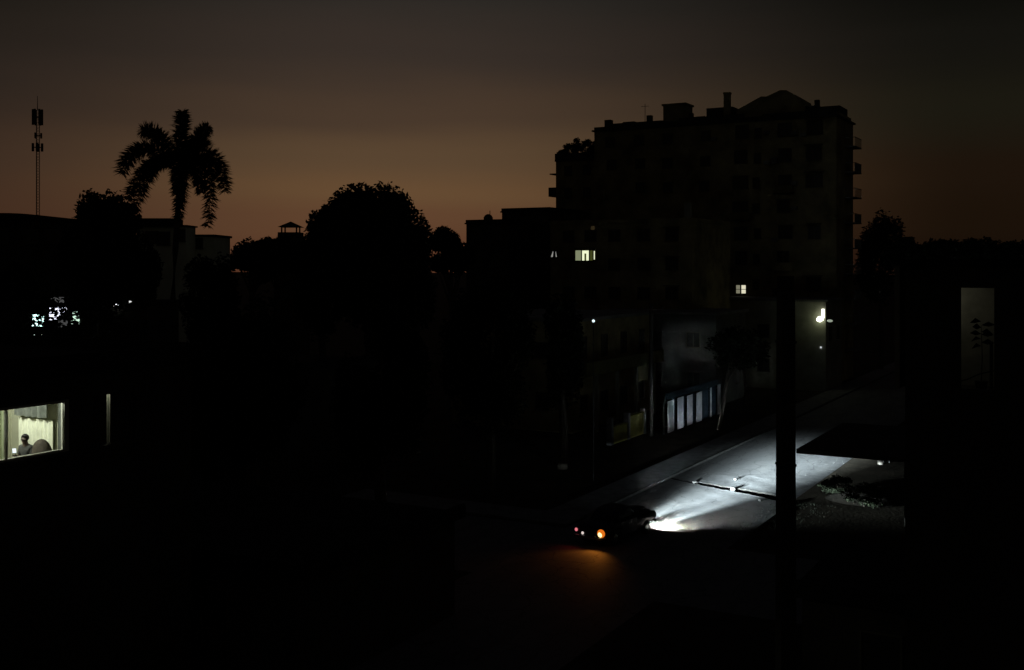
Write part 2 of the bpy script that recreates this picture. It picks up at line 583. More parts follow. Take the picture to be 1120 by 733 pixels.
ptree('yard_tree', 'dark tree standing left of the road bend, below the stepped building', 480, 590, 300, 62, n=14000, ls=.18, seed=33, rz=4.5)
ptree('yard_tree', 'dark tree in front of the yellow balcony house', 590, 640, 318, 70, n=7000, ls=.18, seed=34, rz=4)
ptree('yard_tree', 'dark mass of a tree in the yards at the middle left', 205, 345, 305, 50, n=16000, ls=.17, seed=35, rz=4.2)
ptree('yard_tree', 'dark tree in the yards below the broad middle tree', 360, 470, 330, 46.5, n=12000, ls=.16, seed=36, rz=4)

for v_, u_, r_, lab in ((9.9, 6.2, 1.1, 'dark bush at the right road edge under the canopy corner'), (11.9, 3.6, 1.3, 'wide dark bush on the right verge beneath the canopy'), (14.6, 7.4, 1.4, 'dark bush deep under the canopy beside the bucket added for a glint')):
    x, y = W(u_, v_)
    b_ = thing('bush', lab, 'bush', (x, y, 0))
    MB().tube([(0, 0, 0), (.05, 0, .5)], [.06, .03], 6).build('stem', bark, b_)
    crown_mesh(0, 0, r_ * .52, r_, r_, r_ * .5, 1600, .09, int(v_ * 10), 16).build('foliage', leaf, b_)

# leaning street tree whose pale trunk catches the headlights
lt = tree('leaning_tree', 'street tree with a pale leaning trunk at the end of the striped fence', 16.3, 86.7, 8.4, 2.2, 1.9, n=2600, ls=.2, seed=41, lean=(1.5, 1.2), tr=.13)
tree('street_tree', 'small leafy tree on the left pavement below the four-pane lit window', 21.8, 103, 7.4, 2.3, 2, n=3000, ls=.22, seed=42, tr=.16)

# ------------------------------------------------------------------ royal palm
def palm():
    d = 70.0; k = d / 1200
    bx = at(187, d)
    t = thing('royal_palm', 'tall royal palm with drooping feathery fronds against the dusk sky', 'palm tree', (bx, d, 0), 0)
    cz = zpy(181, d); cx = at(198, d) - bx
    MB().tube([(0, 0, 0), (.05, 0, 5), (.08, 0, 10), (.28, 0, 14), (cx - .15, 0, cz - 2.2)], [.34, .27, .27, .19, .17], 12).build('trunk', bark, t, True)
    MB().tube([(cx - .15, 0, cz - 2.2), (cx - .05, 0, cz - 1.2), (cx, 0, cz)], [.18, .2, .1], 12).build('crownshaft', palm_leaf, t, True)
    F = [((1, 56), (0, 30), 0, .5), ((-43, 38), (-24, 42), .5, .5), ((-56, -10), (-46, 44), -.7, .52), ((-61, -34), (-40, 26), .9, .42), ((-41, -48), (-30, 26), -.8, .5),
         ((4, -58), (12, 12), -1.2, .42), ((-9, -44), (-13, 12), 1.2, .42), ((25, -63), (40, 34), .4, .46), ((48, -28), (44, 36), -.6, .5), ((21, 44), (8, 30), 1.2, .46), ((31, 18), (22, 36), -1., .5),
         ((10, -26), (12, 14), 1.8, .5), ((-14, 8), (-8, 24), 1.8, .5)]
    rn = random.Random(5)
    for (tx, tz), (mx_, mz), dep, ll in F:
        p0 = Vector((cx, 0, cz - .2)); p1 = Vector((cx + mx_ * k, dep * .8, cz + mz * k)); p2 = Vector((cx + tx * 1.07 * k, dep * 1.3, cz + tz * 1.05 * k))
        m = MB()
        pts = [p0 * (1 - q) ** 2 + p1 * 2 * q * (1 - q) + p2 * q * q for q in [i / 10 for i in range(11)]]
        m.tube(pts, [.05 * (1 - i / 13) for i in range(11)], 5)
        for i in range(760):
            q = .1 + .9 * rn.random()
            p = p0 * (1 - q) ** 2 + p1 * 2 * q * (1 - q) + p2 * q * q
            tg = ((p1 - p0) * (1 - q) + (p2 - p1) * q).normalized()
            a = rn.uniform(0, 6.28)
            o1 = tg.cross(Vector((0, 1, 0.01))).normalized(); o2 = tg.cross(o1)
            rad = (o1 * math.cos(a) + o2 * math.sin(a))
            L = ll * 1.2 * (.8 + .5 * math.sin(math.pi * min(1, q * .9)) ** .6) * rn.uniform(.55, 1.15)
            if q > .95: L *= .85
            e = p + (rad * .95 + tg * rn.uniform(.05, .7)).normalized() * L + Vector((0, 0, -.06))
            mid = p.lerp(e, .5) + Vector((0, 0, .04))
            w = tg * .035
            m.add([p - w * .5, mid - w, e, mid + w, p + w * .5], [(0, 1, 3, 4), (1, 2, 3)])
        m.build('frond', palm_leaf, t)
palm()

# ------------------------------------------------------------------ telecom mast
def mast():
    d = 160.0
    t = thing('telecom_mast', 'slender telecom mast with stacked antenna panels on the far left skyline', 'mast', (at(41, d), d, 0))
    top = zpy(114, d)
    m = MB(); hw = .27; legs = [(hw * math.cos(a), hw * math.sin(a)) for a in (.5, .5 + 2.094, .5 + 4.189)]
    for x, y in legs: m.tube([(x, y, 0), (x, y, top - 1)], .05, 6)
    z = 0; i = 0
    while z < top - 1.4:
        for q in range(3):
            a, b = legs[q], legs[(q + 1) % 3]
            if i % 2: a, b = b, a
            m.tube([(a[0], a[1], z), (b[0], b[1], z + .42)], .022, 4, False)
        z += .42; i += 1
    m.build('lattice', galv, t)
    MB().tube([(0, 0, top - 1), (0, 0, top + 1.2)], [.06, .03], 6).build('lightning_rod', metal_dark, t)
    for zz, n, rr, h, w in ((top - 1.9, 6, .62, 2.3, .26), (top - 4.6, 3, .5, .8, .22), (top - 6.3, 4, .62, 1.2, .3)):
        m = MB()
        m.tube([(math.cos(a / 12 * 6.2832) * rr * .85, math.sin(a / 12 * 6.2832) * rr * .85, zz) for a in range(13)], .04, 5)
        for q in range(4):
            a = q * math.pi / 2
            m.tube([(0, 0, zz), (math.cos(a) * rr * .85, math.sin(a) * rr * .85, zz)], .035, 5)
        m.build('bracket', metal_dark, t)
        for q in range(n):
            a = q * 2 * math.pi / n + .3
            x, y = math.cos(a) * rr, math.sin(a) * rr
            MB().box(x - w / 2, x + w / 2, y - .09, y + .09, zz - h / 2, zz + h / 2).build('antenna_panel', metal_dark, t)
mast()

# ------------------------------------------------------------------ buildings
def window(parent, face, a, z, w, h, W_=0, paneM=glass_dark, mull=1, name='window', hood=False):
    """face 'f': on the plane y=0 facing -y at x=a ; 'r': on plane x=W_ facing +x at y=a"""
    def B(m, a0, a1, d0, d1, z0, z1):
        if face == 'f': m.box(a0, a1, -d1, -d0, z0, z1)
        else: m.box(W_ + d0, W_ + d1, a0, a1, z0, z1)
    m = MB(); e = .07
    B(m, a - w / 2 - e, a - w / 2, 0, .06, z, z + h)
    B(m, a + w / 2, a + w / 2 + e, 0, .06, z, z + h)
    B(m, a - w / 2 - e, a + w / 2 + e, 0, .06, z + h, z + h + e)
    B(m, a - w / 2 - e - .05, a + w / 2 + e + .05, 0, .12, z - e, z)
    for q in range(mull):
        x = a - w / 2 + w * (q + 1) / (mull + 1)
        B(m, x - .025, x + .025, .012, .045, z, z + h)
    if hood:
        B(m, a - w / 2 - .2, a + w / 2 + .2, 0, .4, z + h + e + .1, z + h + e + .2)
    f = m.build(name, win_frame, parent)
    m = MB()
    B(m, a - w / 2, a + w / 2, .0, .01, z, z + h)
    m.build('pane', paneM, f)
    return f

def block(name, label, u, v0, v1, depth, h, m=plaster, cat='building', floors=0, bays=0, side=0, par=.5, ww=1.2, wh=1.2, roofm=None, group=None, skip=(), hoods=False, fh=2.9, z0=None):
    t = gthing(name, label, cat, u, v0, 0, group)
    Wd = v1 - v0
    MB().box(0, Wd, 0, depth, 0, h).build('wall', m, t)
    q = MB()
    q.box(-.15, Wd + .15, -.15, depth + .15, h, h + .16)
    q.box(-.05, Wd + .05, -.05, .12, h + .16, h + par); q.box(-.05, Wd + .05, depth - .12, depth + .05, h + .16, h + par)
    q.box(-.05, .12, .12, depth - .12, h + .16, h + par); q.box(Wd - .12, Wd + .05, .12, depth - .12, h + .16, h + par)
    q.build('roof', roofm or m, t)
    for fl in range(floors):
        z = (z0 if z0 is not None else h - fh * floors + .1) + fl * fh + 1.0
        for b in range(bays):
            if ('f', fl, b) in skip: continue
            window(t, 'f', Wd * (b + .5) / bays, z, ww, wh, hood=hoods)
        for b in range(side):
            if ('r', fl, b) in skip: continue
            window(t, 'r', depth * (b + .5) / side, z, ww, wh, Wd)
    return t

# --- apartment tower
def tower():
    u = 65.0
    va, vb = vpx(650, u), vpx(915, u)
    Wd = vb - va; dep = 8.5
    d0 = W(u, va)[1]
    h = 29.3
    t = gthing('apartment_building', 'big dark apartment tower with rooftop huts filling the right skyline', 'apartment building', u, va)
    MB().box(0, Wd, 0, dep, 0, h).build('wall', plaster, t)
    X = lambda px: vpx(px, u) - va
    Z = lambda px, py: CAMZ + (290 - py) * W(u, vpx(px, u))[1] / 1200
    rf = MB(); rf.box(-.25, Wd + .25, -.25, dep + .25, h, h + .18)
    # irregular parapet
    rn = random.Random(2)
    x = 0
    while x < Wd - .1:
        w = min(rn.uniform(1.2, 3), Wd - x)
        rf.box(x, x + w, -.05, .12, h + .18, h + .18 + rn.choice([.35, .5, .6, .8]))
        x += w
    roof = rf.build('roof', plaster_dark, t)
    # penthouse setback seen dark at the top left
    MB().box(.3, X(716), 2.5, dep - 1, h + .18, h + 1.2).build('penthouse', plaster_dark, t)
    m = MB(); x0, x1 = X(722), X(746); m.box(x0, x1, 1, 3.6, h + .18, Z(734, 114)); m.box(x0 - .15, x1 + .15, .85, 3.75, Z(734, 114), Z(734, 112)); m.build('roof_hut', plaster, t)
    m = MB(); x0, x1 = X(768), X(797); m.box(x0, x1, 1.5, 5, h + .18, Z(780, 116)); m.build('roof_hut', plaster_dark, t)
    m = MB(); x0, x1 = X(789), X(795.5); m.box(x0, x1, .8, 1.4, h + .18, Z(790, 102)); m.box(x0 - .05, x1 + .05, .75, 1.45, Z(790, 102), Z(790, 100)); m.build('chimney', plaster, t)
    # stair tower with a sloped roof
    xs = [X(802), X(829), X(835), X(850), X(857), X(869), X(871), X(915)]
    zs = [Z(802, 119), Z(829, 104), Z(835, 104), Z(850, 97), Z(857, 97), Z(869, 104), Z(871, 112), Z(915, 121)]
    vs = []; n = len(xs)
    for yy in (1.2, 7.5):
        vs += [(x, yy, h + .1) for x in xs] + [(x, yy, z) for x, z in zip(xs, zs)]
    fs = []
    for i in range(n - 1):
        fs += [(i, i + 1, n + i + 1, n + i), (2 * n + i + 1, 2 * n + i, 3 * n + i, 3 * n + i + 1), (n + i, n + i + 1, 3 * n + i + 1, 3 * n + i)]
    fs += [(0, n, 3 * n, 2 * n), (n - 1, 3 * n - 1, 4 * n - 1, 2 * n - 1)]
    MB().add(vs, fs).build('stair_tower', plaster, t)
    m = MB(); x0, x1 = X(892), X(914); m.box(x0, x1, 2, 6, h + .18, Z(910, 113)); m.build('roof_hut', plaster_dark, t)
    # clutter along the roof edge
    for px, w_, hh in ((752, .5, 1.0), (760, 1.1, .55), (880, 1.4, .9), (890, .5, 1.5), (660, .8, .9), (680, 1.5, .5), (706, .6, 1.1)):
        x0 = X(px); MB().box(x0, x0 + w_, .3, .3 + w_, h + .16, h + .5 + hh).build('roof_vent', plaster_dark, t)
    for px, hh in ((700, 2.6), (822, 1.2)):
        x0 = X(px); MB().tube([(x0, 1.6, h + .1), (x0, 1.6, h + .6 + hh)], .035, 5).tube([(x0 - .5, 1.6, h + .3 + hh), (x0 + .5, 1.6, h + .3 + hh)], .025, 5).build('antenna', metal_dark, t)
    # windows
    fh = 2.87
    cols = [X(p) for p in (668, 700, 730, 771, 811, 828, 858, 890)]
    for fl in range(10):
        z = h - fh * (fl + 1) + 1.0
        if z < 4: break
        for ci, x in enumerate(cols):
            if fl >= 3 and ci < 3: continue      # hidden behind the annex
            if fl == 6 and ci == 4: continue
            big = ci in (4, 6, 7)
            if rn.random() < .1: continue
            window(t, 'f', x + rn.uniform(-.15, .15), z + rn.uniform(-.08, .08), (1.5 + rn.uniform(-.3, .3)) if big else (.7 if ci == 5 else 1.1), 1.45 if big else 1.1, mull=1 if big else 0, hood=(ci == 7))
    for k in range(14):
        x = cols[rn.randrange(3, 8)] + rn.choice((-1.1, 1.15)); z = h - fh * (rn.randrange(0, 8) + 1) + rn.uniform(.6, 1.4)
        MB().box(x - .32, x + .32, -.34, -.003, z, z + .42).build('air_conditioner', plaster_grey, t)
    for k in range(5):
        fl = rn.randrange(0, 7); z = h - fh * (fl + 1); x = cols[rn.choice((4, 6))]
        b = MB().box(x - 1.1, x + 1.1, -.9, -.003, z + .3, z + .42); b.box(x - 1.1, x + 1.1, -.9, -.84, z + .42, z + 1.2)
        b.build('balcony', plaster_dark if k % 2 else plaster, t)
    # the lit four-pane window
    xl = X(810.5)
    d1 = W(u, vpx(810, u))[1]
    z0, z1 = zpy(321, d1), zpy(312, d1)
    f = MB()
    w = .62
    f.box(xl - w, xl + w, -.03, 0, z0 - .06, z0); f.box(xl - w, xl + w, -.03, 0, z1, z1 + .06)
    f.box(xl - .1, xl + .06, -.05, 0, z0, z1); f.box(xl - w, xl - w + .06, -.05, 0, z0, z1); f.box(xl + w - .06, xl + w, -.05, 0, z0, z1)
    f.box(xl - w, xl + w, -.05, -.03, (z0 + z1) / 2 - .03, (z0 + z1) / 2 + .03)
    f = f.build('lit_window', win_frame, t)
    MB().box(xl - w + .06, xl - .1, -.02, -.01, z0, z1).build('pane', emis('pane_dim', (.75, .72, .5), .25), f)
    MB().box(xl + .06, xl + w - .06, -.02, -.01, z0, z1).build('pane', emis('pane_bright', (1, .95, .7), .75), f)
    # balconies on the street side
    for fl in range(9):
        z = h - fh * (fl + 1)
        if z < 3: break
        m = MB()
        for y0 in (4.2,):
            m.box(Wd, Wd + 1.15, y0, y0 + 3.4, z - .12, z)
            m.box(Wd + 1.08, Wd + 1.15, y0, y0 + 3.4, z + .93, z + 1.0)
            m.box(Wd, Wd + 1.15, y0, y0 + .06, z + .93, z + 1.0)
            k = 0
            while k < 12:
                m.box(Wd + 1.1, Wd + 1.13, y0 + k * .3, y0 + k * .3 + .03, z, z + .93); k += 1
        if fl in (1, 3, 4, 6):
            m.box(Wd + 1.05, Wd + 1.1, 4.2, 7.6, z, z + .9)
        m.build('balcony', plaster_grey, t)
    # left wing, one storey lower, with balconies sticking out to the left
    vl = vpx(608, u + 1); vr = va - .01
    t2 = gthing('apartment_wing', 'lower left wing of the apartment tower with a planted roof terrace', 'apartment wing', u + 1, vl)
    W2 = vr - vl
    h2 = zpy(177, W(u + 1, vl)[1])
    MB().box(0, W2, 0, 12, 0, h2).build('wall', plaster, t2)
    q = MB(); q.box(-.12, W2, -.12, 12, h2, h2 + .15); q.box(0, W2, 0, .1, h2 + .15, h2 + 1.0); q.box(-.1, 0, -.1, 12, h2 + .15, h2 + 1.0)
    q.build('roof', plaster_dark, t2)
    for fl in range(6):
        z = h2 - 2.75 * (fl + 1) + 1
        if zpy(240, 135) > z: break
        window(t2, 'f', W2 * .3, z, .9, 1.1, mull=0); window(t2, 'f', W2 * .75, z, .9, 1.1, mull=0)
    dl = W(u + 1, vl)[1]
    z = zpy(190, dl); MB().box(-.9, 0, 0, 2.2, z - .1, z + .04).build('canopy', plaster_dark, t2)
    z = zpy(215, dl); m = MB(); m.box(-1.05, 0, 0, 2.4, z, z + .15); m.box(-1.05, -.95, 0, 2.4, z + .15, z + 1.15); m.box(-.95, 0, 0, .1, z + .15, z + 1.15); m.build('balcony', plaster_dark, t2)
    # terrace shrubs
    for i, (px, w, lab) in enumerate(((618, 9, 'leafy shrub at the left corner of the planted roof terrace'), (631, 10, 'taller middle shrub on the planted roof terrace'), (644, 8, 'shrub on the roof terrace against the tower wall'))):
        x, y = W(u + 2, vpx(px, u + 2))
        tt = thing('terrace_shrub', lab, 'shrub', (x, y, h2 + .16), 0, 'shrubs on the roof terrace')
        MB().tube([(0, 0, 0), (0, 0, .5), (0, 0, .5)], [.3, .38, .34], 10).build('pot', plaster_dark, tt)
        MB().tube([(0, 0, .4), (.05, 0, 1.2)], [.05, .03], 5).build('stem', bark, tt)
        crown_mesh(0, 0, 1.35 + (.3 if i == 1 else 0), 1.35, 1.1, 1.15, 1800, .16, 60 + i, 12).build('foliage', leaf, tt)
    # annex standing in front
    ua = 45.0
    v0, v1 = vpx(602, ua), vpx(757, ua)
    W3 = v1 - v0
    h3 = zpy(239, W(ua, vpx(715, ua))[1]) - .4
    t3 = gthing('annex_building', 'lower stained block in front of the apartment tower with one lit window', 'building', ua, v0)
    MB().box(0, W3, 0, 12, 0, h3).build('wall', plaster, t3)
    q = MB(); q.box(-.1, W3 + .1, -.1, 12.1, h3, h3 + .15); q.box(-.02, W3 + .02, -.02, .13, h3 + .15, h3 + .4); q.box(W3 - .13, W3 + .02, .13, 12, h3 + .15, h3 + .4); q.box(-.02, .13, .13, 12, h3 + .15, h3 + .4)
    q.build('roof', plaster, t3)
    MB().box(W3 - .9, W3 - .3, .2, .8, h3 + .15, zpy(222, 108)).build('chimney', plaster_pale, t3)
    Xa = lambda px: vpx(px, ua) - v0
    for fl in range(5):
        z = h3 - 2.9 * (fl + 1) + 1.1
        for px in (622, 646, 672, 704, 735):
            if abs(z - zpy(284, 110)) < 1.6 and px < 660: continue
            window(t3, 'f', Xa(px), z, 1.2, 1.1, mull=1, hood=(px == 735))
    # lit window: a room with pale curtains either side of a dark gap
    da = W(ua, vpx(640, ua))[1]
    z0, z1 = zpy(285, da), zpy(272, da)
    x0, x1 = Xa(629.5), Xa(651.5)
    m = MB()
    m.box(x0 - .08, x1 + .08, -.1, 0, z0 - .1, z0); m.box(x0 - .08, x1 + .08, -.25, 0, z1, z1 + .1)
    for px in (636.2, 644.8, 649):
        xx = Xa(px); m.box(xx - .06, xx + .06, -.06, 0, z0, z1)
    m.box(x0, x1, -.06, -.03, z1 - .18, z1)
    f = m.build('lit_window', win_frame, t3)
    dimg = emis('curtain_dim_glow', (.62, .68, .4), .34); bright = emis('curtain_bright_glow', (.95, 1, .68), .95); dark = emis('curtain_dark_glow', (.4, .44, .1), .12)
    MB().box(x0, Xa(636), -.02, -.01, z0, z1 - .18).build('pane', dimg, f)
    m = MB(); m.box(Xa(636.6), Xa(639.3), -.02, -.01, z0, z1 - .2); m.box(Xa(641.3), Xa(644.3), -.02, -.01, z0, z1 - .2); m.box(Xa(639.3), Xa(641.3), -.02, -.01, z1 - .5, z1 - .2)
    m.build('curtain', bright, f)
    MB().box(Xa(639.3), Xa(641.3), -.02, -.01, z0, z1 - .5).build('pane', dark, f)
    MB().box(Xa(645), Xa(648.6), -.02, -.01, z0, z1 - .2).build('pane', dark, f)
    MB().box(Xa(649.4), Xa(650.6), -.02, -.01, z0 + .1, z1 - .25).build('pane', bright, f)
    MB().box(x0, x1, -.024, -.02, z1 - .18, z1 - .02).build('valance', emis('valance_glow', (.5, .55, .35), .08), f)
    # faint slivers of a curtained window further left
    m = MB(); xs = Xa(606)
    z2 = zpy(281, 113); z3 = zpy(275, 113)
    m.add([(Xa(603.6) - .1, -.02, z2), (Xa(603.6) + .12, -.02, z2), (Xa(604.6) + .08, -.02, z3), (Xa(604.6), -.02, z3)], [(0, 1, 2, 3)])
    m.add([(Xa(608.4) - .05, -.02, z2), (Xa(608.4) + .08, -.02, z2), (Xa(607.6) + .04, -.02, z3), (Xa(607.6), -.02, z3)], [(0, 1, 2, 3)])
    ff = window(t3, 'f', Xa(606), zpy(282, 113), .8, .75, mull=0)
    m.build('curtain_gap', emis('gap_glow', (.9, .9, .85), .3), ff)
    MB().box(Xa(646.5), Xa(650.5), -.02, -.01, zpy(251, 110), zpy(246.5, 110)).build('lit_vent', emis('vent_glow', (.5, .35, .15), .045), t3)
tower()

# --- stepped flat-roofed building left of the tower
ub = 56
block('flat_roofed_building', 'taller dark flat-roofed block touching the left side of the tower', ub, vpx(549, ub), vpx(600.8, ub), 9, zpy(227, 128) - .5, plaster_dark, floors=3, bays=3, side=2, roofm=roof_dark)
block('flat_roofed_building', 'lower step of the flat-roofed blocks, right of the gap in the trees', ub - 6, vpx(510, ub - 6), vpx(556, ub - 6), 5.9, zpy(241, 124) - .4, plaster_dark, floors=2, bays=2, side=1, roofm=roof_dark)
# roof clutter: a small water tank
x, y = W(ub - 3, vpx(534, ub - 3))
t = thing('water_tank', 'small domed water tank on the lower flat roof', 'water tank', (x, y, zpy(241, 124) - .24))
MB().tube([(0, 0, 0), (0, 0, .7), (0, 0, .95), (0, 0, 1.1)], [.55, .55, .4, .15], 14).build('drum', roof_dark, t)
MB().tube([(.2, 0, 1.05), (.2, 0, 1.5)], .05, 6).build('pipe', roof_dark, t)

# --- houses on the left skyline
def houses():
    # flat-roofed building at the left edge
    d = 92
    t = thing('flat_house', 'long flat-roofed house under the telecom mast at the left edge', 'house', (at(34, d), d, 0))
    z = zpy(240, d)
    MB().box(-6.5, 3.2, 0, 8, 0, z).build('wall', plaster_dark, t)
    vs = []; n = 14
    for yy in (-.4, 8.4):
        for i in range(n + 1):
            a = i / n
            vs.append((-6.9 + 10.5 * a, yy, z + .02 + .5 * math.sin(math.pi * min(1, max(0, a * 1.15 - .02))) ** .7))
        for i in range(n + 1):
            vs.append((-6.9 + 10.5 * i / n, yy, z + .003))
    fs = []; q = n + 1
    for i in range(n):
        fs += [(i, i + 1, q + i + 1, q + i)[::-1], (2 * q + i, 2 * q + i + 1, 3 * q + i + 1, 3 * q + i), (i, i + 1, 2 * q + i + 1, 2 * q + i)]
    MB().add(vs, fs).build('roof', roof_dark, t)
    for xx in (-5, -2.5, 0, 2): window(t, 'f', xx, z - 2, 1.1, 1.1)
    # pale building behind the palm
    d = 96
    plaster_white = mat('plaster_white', (.75, .78, .6), .9, noise=.15, nscale=.6)
    t = thing('pale_house', 'pale green-grey upper storey with dark roof behind the palm trunk', 'house', (at(150, d), d, 0))
    z = zpy(248, d); x1 = at(203, d) - at(150, d)
    MB().box(0, x1, 0, 3, 0, z).build('wall', plaster_white, t)
    zr = zpy(239, d)
    m = MB(); xr = at(189, d) - at(150, d)
    m.box(-.4, xr, -.5, 3, z + .002, zr)
    m.box(xr, x1 + .2, -.3, 3, z + .002, z + .14)
    m.build('roof', roof_dark, t)
    window(t, 'f', at(166, d) - at(150, d), zpy(266, d), 1.0, 1.0, mull=0)
    window(t, 'f', at(179, d) - at(150, d), zpy(268, d), 1.0, 1.1)
    window(t, 'f', at(197, d) - at(150, d), zpy(264, d), .8, 1.0, mull=0)
    d = 99
    t = thing('pale_house', 'small lower pale annex to the right of the palm with dark opening', 'house', (at(208.5, d), d, 0))
    z = zpy(259, d); x1 = at(233, d) - at(208.5, d)
    MB().box(0, x1, 0, 6, 0, z).build('wall', plaster_white, t)
    MB().box(-.1, x1 + .2, -.2, 6, z + .002, z + .2).build('roof', roof_dark, t)
    window(t, 'f', x1 * .35, zpy(272, d), .7, .9, mull=0)
    # roof with little pavilion
    d = 132
    t = thing('pavilion_house', 'far house topped by a tiny pointed roof pavilion', 'house', (at(314, d), d, 0))
    z = zpy(252, d)
    MB().box(-1.6, 1.8, 0, 5, 0, z - 1.2).build('wall', plaster_dark, t)
    zb = zpy(248, d); zt = zpy(241.5, d)
    m = MB()
    for xx in (-.9, .9):
        for yy in (1.2, 3.2): m.box(xx - .08, xx + .08, yy - .08, yy + .08, z - 1.2, zb)
    m.box(-1.3, 1.3, .8, 3.6, z - 1.2, z - .2)
    m.build('pavilion', plaster_dark, t)
    MB().add([(-1.25, .5, zb), (1.35, .5, zb), (1.35, 3.9, zb), (-1.25, 3.9, zb), (0, 2.2, zt), ], [(0, 1, 4), (1, 2, 4), (2, 3, 4), (3, 0, 4), (0, 3, 2, 1)]).build('roof', roof_dark, t)
houses()

# --- houses along the left side of the lit street
def street_houses():
    # yellowish balcony house
    u0, u1 = 19.0, 35.0
    t = gthing('balcony_house', 'two-storey yellowish house with a long balcony behind the yellow wall', 'house', u0, -24)
    Wd, D = 11, u1 - u0
    MB().box(0, Wd, 0, D, 0, 8.6).build('wall', plaster, t)
    m = MB(); m.box(-.3, Wd + .4, -.3, D + .3, 8.6, 8.85); m.build('roof', plaster_grey, t)
    m = MB(); m.box(Wd, Wd + 1.3, 0, D, 4.4, 4.62); m.box(Wd + 1.2, Wd + 1.3, 0, D, 4.62, 5.5); m.build('balcony', mat('plaster_olive', (.14, .13, .05), .9, noise=.4, nscale=1.2), t)
    for yy in (2, 6, 10, 14):
        MB().box(Wd + 1.05, Wd + 1.3, yy - .12, yy + .12, 0, 4.4).build('column', plaster_pale, t)
        window(t, 'r', yy, 5.6, 1.1, 1.7, Wd); window(t, 'r', yy, 1.2, 1.3, 1.5, Wd)
    for xx in (2, 5, 8.4):
        window(t, 'f', xx, 5.7, 1.1, 1.2); window(t, 'f', xx, 1.7, 1.1, 1.3)
    # grey two-storey behind the striped fence
    t = gthing('grey_house', 'grey two-storey house behind the striped fence and leaning tree', 'house', 40, -20)
    Wd, D = 11.5, 9
    MB().box(0, Wd, 0, D, 0, 8.4).build('wall', mat('plaster_dark_grey', (.1, .1, .085), .9, noise=.5, nscale=.5, bump=.3, bscale=8), t)  # darker grey plaster with random mottling
    MB().box(-.2, Wd + .3, -.3, D + .2, 8.4, 8.65).build('roof', plaster_grey, t)
    for xx in (2, 5.5, 9.3):
        window(t, 'f', xx, 5.4, 1.2, 1.3); window(t, 'f', xx, 1.6, 1.2, 1.4)
    for yy in (2.5, 6.5):
        window(t, 'r', yy, 5.4, 1.1, 1.3, Wd); window(t, 'r', yy, 1.6, 1.1, 1.3, Wd)
    # house with the bright porch lamp
    t = gthing('lamp_house', 'low house at the foot of the tower, lit by a bright lamp', 'house', 57, -15)
    Wd, D = 12.5, 7.5
    MB().box(0, Wd, 0, D, 0, 9.2).build('wall', plaster_pale, t)
    MB().box(-.2, Wd + .3, -.3, D + .2, 9.2, 9.45).build('roof', plaster_grey, t)
    for xx in (2, 6):
        window(t, 'f', xx, 5.4, 1.2, 1.3); window(t, 'f', xx, 1.8, 1.2, 1.3)
    for yy in (2, 5.5): window(t, 'r', yy, 5.2, 1.1, 1.3, Wd)
    # the lamp itself
    u = 56.96
    v = vpx(897.5, u); d = W(u, v)[1]; z = zpy(349, d)
    t = gthing('porch_lamp', 'brilliant white lamp with an upright tube on the low house wall', 'lamp', u, v, z)
    MB().box(-.12, .12, -.12, 0, -.1, .1).build('bracket', metal_dark, t)
    m = MB(); m.ball((0, -.32, 0), .3, nu=14, nv=10); m.ball((-.2, -.3, -.06), .16); m.ball((.25, -.3, -.03), .13); m.build('bulb', emis('lamp_glow', (.95, 1, .75), 4), t, True)  # bulb enlarged, with side lobes shaped as its glare
    MB().tube([(.3, -.2, .1), (.3, -.2, 1.05)], .15, 10).build('tube', emis('tube_glow', (1, 1, .85), 2.5), t)
    MB().tube([(-.1, -.1, -.1), (-.1, -.3, -.1), (-.1, -.32, -.1)], .03, 6).build('arm', metal_dark, t)
    MB().ball((1.0, -.25, -.15), .2, sx=1.5, sz=.7).build('light_spread', emis('light_spread_glow', (.6, .7, .55), .45), t, True)  # glowing blob that stands in for light spreading beside the bulb
    lamp('porch_light', 'POINT', (0, -.8, 0), 5, (.8, .95, .35), t, .15)
    # small pilot light lower on the same wall
    v = vpx(898, u); z = zpy(380, d)
    o = MB().ball((0, -.06, 0), .1).build('pilot_light', emis('pilot_glow', (.8, .85, .9), .7))
    x, y = W(u, v); o.location = (x, y, z); o.rotation_euler = (0, 0, -ANG); tag(o, 'tiny dim light below the brilliant porch lamp', 'small light')
    # tiny bluish light in the trees left of the tower foot
    dd = 66
    t = thing('bulb_light', 'single tiny bulb on a thin pole left of the utility pole in the distance', 'small light', (at(649, dd), dd, 0))
    zz = zpy(352, dd)
    MB().tube([(0, 0, 0), (0, 0, zz)], .035, 6).build('pole', metal_dark, t)
    MB().ball((0, -.05, zz + .05), .09).build('bulb', emis('tiny_glow', (.8, .95, 1), 1.2), t, True)
street_houses()

# --- yellow garden wall
t = gthing('garden_wall', 'low yellow garden wall stepping up towards the striped fence', 'wall', 15.5, -8.4)
MB().box(0, .25, 0, 3.2, 0, 1.15).box(0, .25, 3.21, 6.4, 0, 1.6).build('wall_panel', plaster_yellow, t)
MB().box(-.05, .3, 0, 3.2, 1.152, 1.25).box(-.05, .3, 3.21, 6.4, 1.602, 1.7).build('coping', plaster_yellow, t)
for yy in (0, 3.1, 6.3):
    MB().box(-.06, .34, yy - .2, yy + .2, 0, 1.95).build('pillar', concrete, t)

